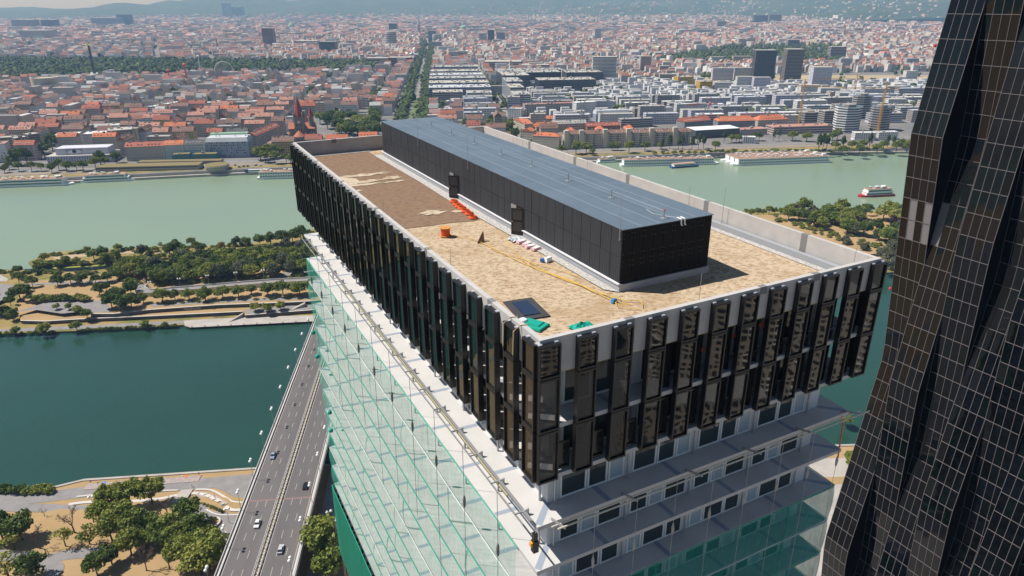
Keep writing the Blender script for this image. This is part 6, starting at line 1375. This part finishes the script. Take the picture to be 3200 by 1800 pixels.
# wooded masses far away as one object
def far_trees():
    r = np.random.default_rng(3); P = []
    def region(n, fn):
        k = 0
        while k < n:
            x, y = fn()
            P.append((x,y,r.uniform(5.5,9.5))); k += 1
    def prater():
        while True:
            px_ = r.uniform(0,1180); lo, hi = 188+max(0,px_-300)*.012, 262-px_*.028
            py_ = r.uniform(lo,hi)
            if r.random() < .35 and py_ > hi-16 and px_ > 280: continue
            if py_ > hi-14 and 330 < px_ < 960: continue
            return G(px_,py_,CZ)
    region(2300, prater)
    def aug():
        px_ = r.uniform(2060,2640); return G(px_, r.uniform(145+max(0,2300-px_)*.18, 204-max(0,2300-px_)*.02), CZ)
    region(900, aug)
    for sx_ in (-79,-70,-44,-37,-30):
        for y in np.arange(1010, 3900, 10.5): P.append((sx_+r.normal(0,.8), y+r.normal(0,1.2), r.uniform(4.6,6.4)))
    for y in np.arange(1200, 1950, 11): P.append((-190+(y-1200)*.12+r.normal(0,2), y, r.uniform(5,7)))
    for sx_ in (105,123):
        for y in np.arange(950, 2300, 17): P.append((sx_+r.normal(0,.6), y, r.uniform(3,4.4)))
    region(2600, lambda: (lambda d, a: (CAM[0]+d*math.sin(a), CAM[1]+d*math.cos(a)))(r.uniform(1250,7500)**1.0, math.radians(5.647+r.uniform(-37,36))))
    for px_, py_, n, sxx, syy in ((150,84,150,120,5),(330,100,160,150,6),(540,92,160,90,5),(1000,118,120,60,4),(1480,40,260,400,4),(2000,60,150,300,8),(2120,95,120,180,5)):
        for _ in range(n): P.append((*G(px_+r.normal(0,sxx*.6), py_+r.normal(0,syy*.6), CZ), r.uniform(7,11)))
    P = [p for p in P if not (p[1] < 2000 and taken(p[0], p[1], 2)) and p[1] > 930]
    P = np.array(P); n = len(P); print('FAR TREES', n)
    t = (1+5**.5)/2; iv = np.array([(-1,t,0),(1,t,0),(-1,-t,0),(1,-t,0),(0,-1,t),(0,1,t),(0,-1,-t),(0,1,-t),(t,0,-1),(t,0,1),(-t,0,-1),(-t,0,1)])/math.hypot(1,t)
    fi = np.array([(0,11,5),(0,5,1),(0,1,7),(0,7,10),(0,10,11),(1,5,9),(5,11,4),(11,10,2),(10,7,6),(7,1,8),(3,9,4),(3,4,2),(3,2,6),(3,6,8),(3,8,9),(4,9,5),(2,4,11),(6,2,10),(8,6,7),(9,8,1)])
    V = []; F = []; C = []; off = 0
    for c in range(3):
        jit = r.uniform(.62,1.18,(n,12,1)); R = P[:,2]*(1 if c == 0 else .62); o = np.zeros((n,3))
        if c: o[:,:2] = r.normal(0,.55,(n,2))*P[:,2:3]
        o[:,2] = P[:,2]*(1.0 if c == 0 else r.uniform(1.0,1.7,n)); v = iv[None]*jit*R[:,None,None]*np.array([1,1,.9]); v += o[:,None]; v[:,:,:2] += P[:,None,:2]; v[:,:,2] += CZ
        V.append(v.reshape(-1,3)); F.append((np.arange(n)[:,None,None]*12+fi[None]+off).reshape(-1,3)); off += n*12
        col = np.array((.055,.082,.024))*r.uniform(.55,1.5,(n,1))*np.where(r.random((n,1)) < .2, np.array((1.5,1.25,.9)), 1); cf = np.repeat(col[:,None],20,1)*r.uniform(.75,1.25,(n,20,1)); C.append(cf.reshape(-1,3))
    V, F, C = np.concatenate(V), np.concatenate(F), np.concatenate(C); me = bpy.data.meshes.new('distant_trees'); me.vertices.add(len(V)); me.vertices.foreach_set('co', V.ravel()); me.loops.add(len(F)*3); me.loops.foreach_set('vertex_index', F.ravel().astype(np.int32))
    me.polygons.add(len(F)); me.polygons.foreach_set('loop_start', (np.arange(len(F))*3).astype(np.int32)); me.polygons.foreach_set('loop_total', np.full(len(F),3,np.int32))
    ca = me.color_attributes.new('Col','FLOAT_COLOR','CORNER'); ca.data.foreach_set('color', np.repeat(np.concatenate([C,np.ones((len(C),1))],1),3,axis=0).astype(np.float32).ravel()); me.update(); me.validate(); me.shade_flat(); me.materials.append(attr_mat('distant_foliage'))
    o = bpy.data.objects.new('distant_trees', me); COL.objects.link(o); tag(o, 'distant park woods, boulevard rows and street trees of the city', 'trees', kind='stuff')
far_trees()
print('TREES', NT[0])
# ================================================================ SHIPS
M_hull = mat('ship_white', (.74,.75,.75), .45); M_shwin = mat('ship_window', (.04,.10,.11), .12, spec=.6); M_deck = mat('ship_deck', (.36,.20,.14), .85, (.42,.30,.22), .3); M_blueh = mat('hull_blue', (.03,.08,.22), .5); M_redh = mat('hull_red', (.45,.03,.03), .5)
def ship(pa, pb, w, decks, label, bow=1, hullm=None, awn=True, dh=3.1, offset=0.0, stripe=None, short=.0, style='win', cat='ship', name='river_cruise_ship'):
    """moored ship between two waterline pixels (the side towards the camera)"""
    A, B = np.array(G(*pa,0)), np.array(G(*pb,0)); L = float(np.linalg.norm(B-A)); rz = math.atan2(B[1]-A[1], B[0]-A[0]); nv = np.array([-math.sin(rz), math.cos(rz)])
    A = A+nv*offset; t = thing(name, label, cat, (float(A[0]),float(A[1]),0), rz); rs = random.Random(int(L))
    b = 9 if L > 50 else L*.16
    def plan(o): return [(-o,-o),(L-b,-o),(L-b*.4,w*.16),(L+o,w*.5),(L-b*.4,w*.84),(L-b,w+o),(-o,w+o)] if bow > 0 else [(L+o,-o),(L+o,w+o),(b,w+o),(b*.4,w*.84),(-o,w*.5),(b*.4,w*.16),(b,-o)]
    MB().prism(plan(0), -.6, 2.0, bot=True).build('hull', hullm or M_hull, t)
    if stripe: MB().prism(plan(.05), .3, 1.0).build('stripe', stripe, t)
    x0, x1 = (3, L-b*1.1) if bow > 0 else (b*1.1, L-3); z = 2.0
    mbw = MB()
    for k in range(decks):
        q = short*k*L; MB().box(x0+q*.6,.25+.1*k,z,x1-q,w-.25-.1*k,z+dh).build('deck_house', M_hull, t)
        MB().box(x0+q*.6-.4,.0,z+dh,x1-q+.4,w,z+dh+.18).build('deck_edge', M_hull if k < decks-1 else M_deck, t)
        if style == 'win':
            for u in np.arange(x0+q*.6+1.5, x1-q-2.4, 2.9): mbw.poly([(u,.22+.1*k-.02,z+.6),(u+1.9,.22+.1*k-.02,z+.6),(u+1.9,.22+.1*k-.02,z+2.1),(u,.22+.1*k-.02,z+2.1)])
        else: mbw.poly([(x0+q*.6+1,.2+.1*k,z+.5),(x1-q-1,.2+.1*k,z+.5),(x1-q-1,.2+.1*k,z+1.9),(x0+q*.6+1,.2+.1*k,z+1.9)])
        z += dh+.18
    tag(mbw.build('window_row', M_shwin, t), kind='stuff')
    if awn:
        mb = MB()
        for _ in range(int(L/5)):
            u, v = rs.uniform(x0+2, x1-short*decks*L-6), rs.uniform(.6,w-2.4); mb.box(u,v,z+1.9,u+rs.uniform(2,4.5),v+1.7,z+2.05); mb.box(u+.5,v+.8,z,u+.62,v+.92,z+1.9)
        tag(mb.build('sun_awning', M_white, t), kind='stuff'); mb = MB()
        for _ in range(int(L*1.3)):
            u, v = rs.uniform(x0+1, x1-short*decks*L-2), rs.uniform(.4,w-1); mb.box(u,v,z,u+.9,v+.6,z+.5)
        tag(mb.build('deck_chair', mat('deck_furniture', (.30,.24,.22), .8, (.6,.5,.45), .7), t), kind='stuff')
        u = x1-short*decks*L-8; MB().box(u,w*.3,z,u+5,w*.7,z+2.4).build('wheelhouse', M_hull, t); MB().box(u+4.6,w*.3-.03,z+1.1,u+5.03,w*.7+.03,z+1.9).build('wheelhouse_window', M_shwin, t)
    MB().tube([(L*.6,w*.5,z),(L*.6,w*.5,z+4)], .12, 5).build('mast', M_steel, t)
    return t
ship((-190,594),(228,579),11.5,2,'long white cruise ship with teal window bands at the left quay', style='band')
ship((252,572),(431,564),10,2,'white excursion ship with dark window stripes beside the terminal quay', style='band', short=.06)
ship((803,561),(1010,555),11.5,2,'white cruise ship with blue paired windows partly hidden by the roof corner')
ship((1942,521),(2252,514),11.5,2,'white cruise ship with dark square windows, left of the right-hand moorings', bow=1)
for i in range(3): ship((2284-2*i,519),(2597-10*i,508),11.5,2,f'white cruise ship with brown sun deck in the triple mooring, {("nearest","middle","farthest")[i]} from the camera', bow=-1, offset=12.2*i)
ship((1868,511),(1936,506),8,1,'white passenger boat moored left of the cruise ships', style='band')
ship((1840,500),(1912,495),8,1,'small white boat behind the passenger boat', style='band', awn=False)
ship((2100,527),(2188,520),7,1,'small blue tanker barge alongside the white cruise ship', hullm=M_blueh, awn=False, short=.55, style='band', name='tanker_barge', cat='barge')
ship((2688,618),(2797,612),8.5,2,'red and white excursion boat under way on the pale green river', bow=-1, hullm=M_redh, short=.05, style='band', name='excursion_boat', cat='boat')
# ================================================================ CARS
def car_meshes():
    body = MB(); L, w = 4.4, 1.78
    prof = [(0,.45),(.05,.75),(.9,.88),(1.4,.92),(3.7,.95),(4.3,.85),(4.4,.5),(4.35,.25),(.1,.25)]
    v = [(x-L/2,s*w/2*(.96 if z > .7 else 1),z) for s in (-1,1) for x, z in prof]; n = len(prof)
    body.add(v, [tuple(range(n))[::-1], tuple(range(n,2*n))]+[(i,(i+1) % n,n+(i+1) % n,n+i) for i in range(n)])
    cab = MB(); cp = [(1.2,.9),(1.95,1.38),(3.3,1.40),(4.0,.93)]
    v = [(x-L/2,s*(w/2*(.92 if z < 1 else .76)),z) for s in (-1,1) for x, z in cp]
    cab.add(v, [(0,1,2,3)[::-1],(4,5,6,7),(0,4,5,1)[::-1],(2,6,7,3)[::-1]])
    roof = MB(); roof.add([(1.9-L/2,-.66,1.39),(3.35-L/2,-.66,1.41),(3.35-L/2,.66,1.41),(1.9-L/2,.66,1.39),(1.95-L/2,-.6,1.45),(3.3-L/2,-.6,1.47),(3.3-L/2,.6,1.47),(1.95-L/2,.6,1.45)], [(4,5,6,7),(0,1,5,4),(1,2,6,5),(2,3,7,6),(3,0,4,7)])
    wh = MB().lathe([(.2,-.1),(.32,-.1),(.32,.1),(.2,.1)], 14); hl = MB().box(-.05,-.18,-.07,.05,.18,.07)
    return body, cab, roof, wh.mesh('wheel', mat('tyre', (.02,.02,.02), .8)), hl.mesh('headlight', mat('headlight', (.8,.8,.78), .2)), hl.mesh('taillight', mat('taillight', (.4,.02,.02), .3))
_b, _cab, _r, WHM, HLM, TLM = car_meshes(); GLM = mat('car_glass', (.02,.025,.03), .05, spec=.7); CABM = _cab.mesh('cabin_glass', GLM)
def car(x, y, z, rz, col, label, sc=1.0, parts=True, group=None, mname=None):
    t = thing('parked_car' if not parts else 'car', label, 'car', (x,y,z), rz, group); t.scale = (sc,)*3
    m = mat('car_paint_'+(mname or label.split()[0]), col, .25, spec=.6); k = 'body_'+m.name
    inst('body', bpy.data.meshes.get(k) or _b.mesh(k, m), t); inst('cabin_glass', CABM, t); k = 'roof_'+m.name; inst('roof', bpy.data.meshes.get(k) or _r.mesh(k, m), t)
    if parts:
        for u in (-1.4,1.3):
            for s in (-.82,.82): inst('wheel', WHM, t, (u,s,.32), (PI/2,0,0))
        for s in (-.6,.6): inst('headlight', HLM, t, (-2.17,s,.65)); inst('taillight', TLM, t, (2.17,s,.7))
car(-81.4,225.3,BZ+.01,PI/2,(.25,.29,.36),'silver-blue car driving at the left edge of the bridge'); car(-78.1,183,BZ+.01,PI/2,(.8,.8,.8),'white car on the left carriageway of the bridge'); car(-64.2,203.5,BZ+.01,-PI/2,(.012,.012,.016),'black car on the right carriageway of the bridge'); car(-66.8,168.8,BZ+.01,-PI/2,(.45,.47,.5),'silver car on the right carriageway near the bottom')
pal = (('white',(.75,.75,.74)),('red',(.4,.03,.02)),('black',(.02,.02,.025)),('silver',(.45,.46,.48)),('blue',(.04,.08,.25)))
rs = random.Random(8)
for i in range(22):
    px_ = (115+i*13) if i < 12 else (2390+i*14); py_ = 516-.01*px_ if i < 12 else 447+rs.uniform(-3,3); n_, c = rs.choice(pal); X, Y = G(px_,py_,CZ)
    car(X, Y, CZ+.1, rs.uniform(-.06,.06), c, f'{n_} car parked before the eye hotel' if i < 12 else f'{n_} car on the embankment road near the site offices', 1.0, False, 'cars parked before the eye hotel' if i < 12 else 'cars near the site offices', n_)
for i in range(7): n_, c = rs.choice(pal); X, Y = G(735+i*13, 520+rs.uniform(-4,4), CZ); car(X, Y, CZ+.1, rs.uniform(0,3), c, f'{n_} car in the sandy lot beside the round pavilion', 1.0, False, 'cars in the sandy lot', n_)
t = thing('tour_bus', 'white and blue tour coach parked on the quay beside the sandy lot', 'coach', (*G(766,540,2.6), 2.6), .02)
MB().box(0,0,.4,26,2.6,3.6).build('body', M_white, t); MB().box(-.05,-.05,.4,4,2.65,3.65).build('front', M_blueh, t); MB().box(4.2,-.03,1.8,25.5,2.63,2.8).build('window_band', M_win, t)
# ================================================================ PEOPLE (tiny, on the sun deck and the promenade)
def person_mesh(name, J, E, R, m):
    me = bpy.data.meshes.new(name); me.from_pydata(J, E, []); o = bpy.data.objects.new(name, me); COL.objects.link(o)
    md = o.modifiers.new('skin', 'SKIN'); sk_ = me.skin_vertices[0].data
    for v, r in zip(sk_, R): v.radius = (r, r); v.use_root = False
    sk_[0].use_root = True; o.modifiers.new('sub', 'SUBSURF').levels = 1
    dg = bpy.context.evaluated_depsgraph_get(); out = bpy.data.meshes.new_from_object(o.evaluated_get(dg)); bpy.data.objects.remove(o); out.materials.clear()
    for q in m: out.materials.append(q)
    out.name = name; return out
skin = mat('skin', (.50,.30,.22), .6)
JS = [(0,0,.95),(0,0,1.2),(0,0,1.45),(0,0,1.56),(0,.01,1.72),(-.2,0,1.42),(-.28,.02,1.12),(-.27,.08,.88),(.2,0,1.42),(.28,.02,1.12),(.27,-.06,.88),(-.1,0,.9),(-.12,.1,.5),(-.12,.05,.06),(.1,0,.9),(.12,-.1,.5),(.12,-.2,.06)]
ES = [(0,1),(1,2),(2,3),(3,4),(2,5),(5,6),(6,7),(2,8),(8,9),(9,10),(0,11),(11,12),(12,13),(0,14),(14,15),(15,16)]; RS = [.14,.13,.13,.06,.11,.065,.05,.04,.065,.05,.04,.1,.075,.05,.1,.075,.05]
PST = person_mesh('standing_figure', JS, ES, RS, [skin]); cloth = {k: mat('cloth_'+k, c, .9) for k, c in dict(white=(.7,.7,.7), blue=(.08,.14,.35), red=(.45,.06,.05), black=(.03,.03,.035)).items()}
shirt = MB().lathe([(.19,.9),(.20,1.1),(.21,1.35),(.12,1.5)], 10).v; SHM = {k: MB().lathe([(.17,.88),(.19,1.1),(.20,1.38),(.10,1.5)], 10).mesh('shirt_'+k, m) for k, m in cloth.items()}
def person(px_, py_, z, rz, lab, col='white', lying=False, towel=None):
    X, Y, Z = (*groundz(px_, py_, z)[:2], z); t = thing('person', lab, 'person', (X,Y,Z), rz)
    o = inst('figure', PST, t); s = inst('shirt', SHM[col], t)
    if lying:
        for q in (o, s): q.rotation_euler = (-PI/2,0,0); q.location = (0,-.8,.16)
    return t
for x, y, c, ly, lab in ((655,760,'black',1,'person in black lying at the left end of the sun deck'),(720,770,'red',1,'person in red lying on the sun deck'),(820,768,'white',1,'person in white lying beside a blue towel on the sun deck'),(1130,738,'black',1,'person in black lying in the middle of the sun deck'),(1330,722,'white',1,'person in white lying next to an orange towel'),(1455,715,'blue',0,'person in blue standing at the right end of the sun deck'),(1403,800,'white',0,'person in white walking at the top of the stair flight'),(1570,882,'red',0,'person in red standing on the curved boardwalk'),(590,1268,'black',0,'person in black walking on the park path'),(308,850,'blue',0,'person in blue on the promenade by the shore bushes')):
    X, Y, Z = groundz(*BC(x,y), 1.5); on = 640 < x < 1470 and y < 775
    person(*BC(x,y), 1.5 if on else Z+.06, random.uniform(0,6), lab, c, bool(ly))
for x, y, c, lab in ((762,768,(.10,.25,.55),'blue towel on the sun deck'),(1356,724,(.75,.15,.03),'orange towel on the right part of the sun deck')):
    X, Y, Z = groundz(*BC(x,y), 1.5); tag(MB().rbox(X,Y,1.52,1.56,.9,1.9,.3).build('towel', mat('towel_'+lab.split()[0], c, .9)), lab, 'towel')
for k in range(5):
    X, Y, Z = groundz(*BC(1500+k*32, 858+k*18), 3); t = thing('stone_seat', f'{ORD[k]} pale stone seat from the stairs along the curved boardwalk', 'seat', (X,Y,Z+.22), .5, 'stone seats on the boardwalk'); MB().rbox(0,0,0,.45,1.6,.6,0,tx=.95,ty=.9).build('block', M_wallcap, t)
# mooring bollards on the island quay
for k in range(10):
    X, Y = G(*IC(1400+k*95, 1036-k*4.6), 1.5); t = thing('bollard', f'{ORD[k]} dark bollard from the left on the island quay edge', 'bollard', (X,Y+.6,1.42), 0, 'bollards on the island quay'); MB().lathe([(.25,0),(.2,.5),(.34,.6),(.3,.75),(.1,.78)], 10).build('post', M_black, t)
# ================================================================ HAZE
hb = MB().box(-24000,-2500,-5,24000,21500,900)
hz_ = hb.build('haze', None); hz_.data.materials.clear()
hm2 = bpy.data.materials.new('haze'); hm2.use_nodes = True; n, l = hm2.node_tree.nodes, hm2.node_tree.links; n.clear()
ou = n.new('ShaderNodeOutputMaterial'); pv = n.new('ShaderNodeVolumePrincipled'); pv.inputs['Color'].default_value = (.34,.60,1.0,1); pv.inputs['Absorption Color'].default_value = (1,1,1,1); pv.inputs['Density'].default_value = 8.5e-5; pv.inputs['Anisotropy'].default_value = 0.0
l.new(pv.outputs[0], ou.inputs['Volume']); hz_.data.materials.append(hm2); tag(hz_, 'pale blue air haze over the city and hills', 'haze', kind='stuff')
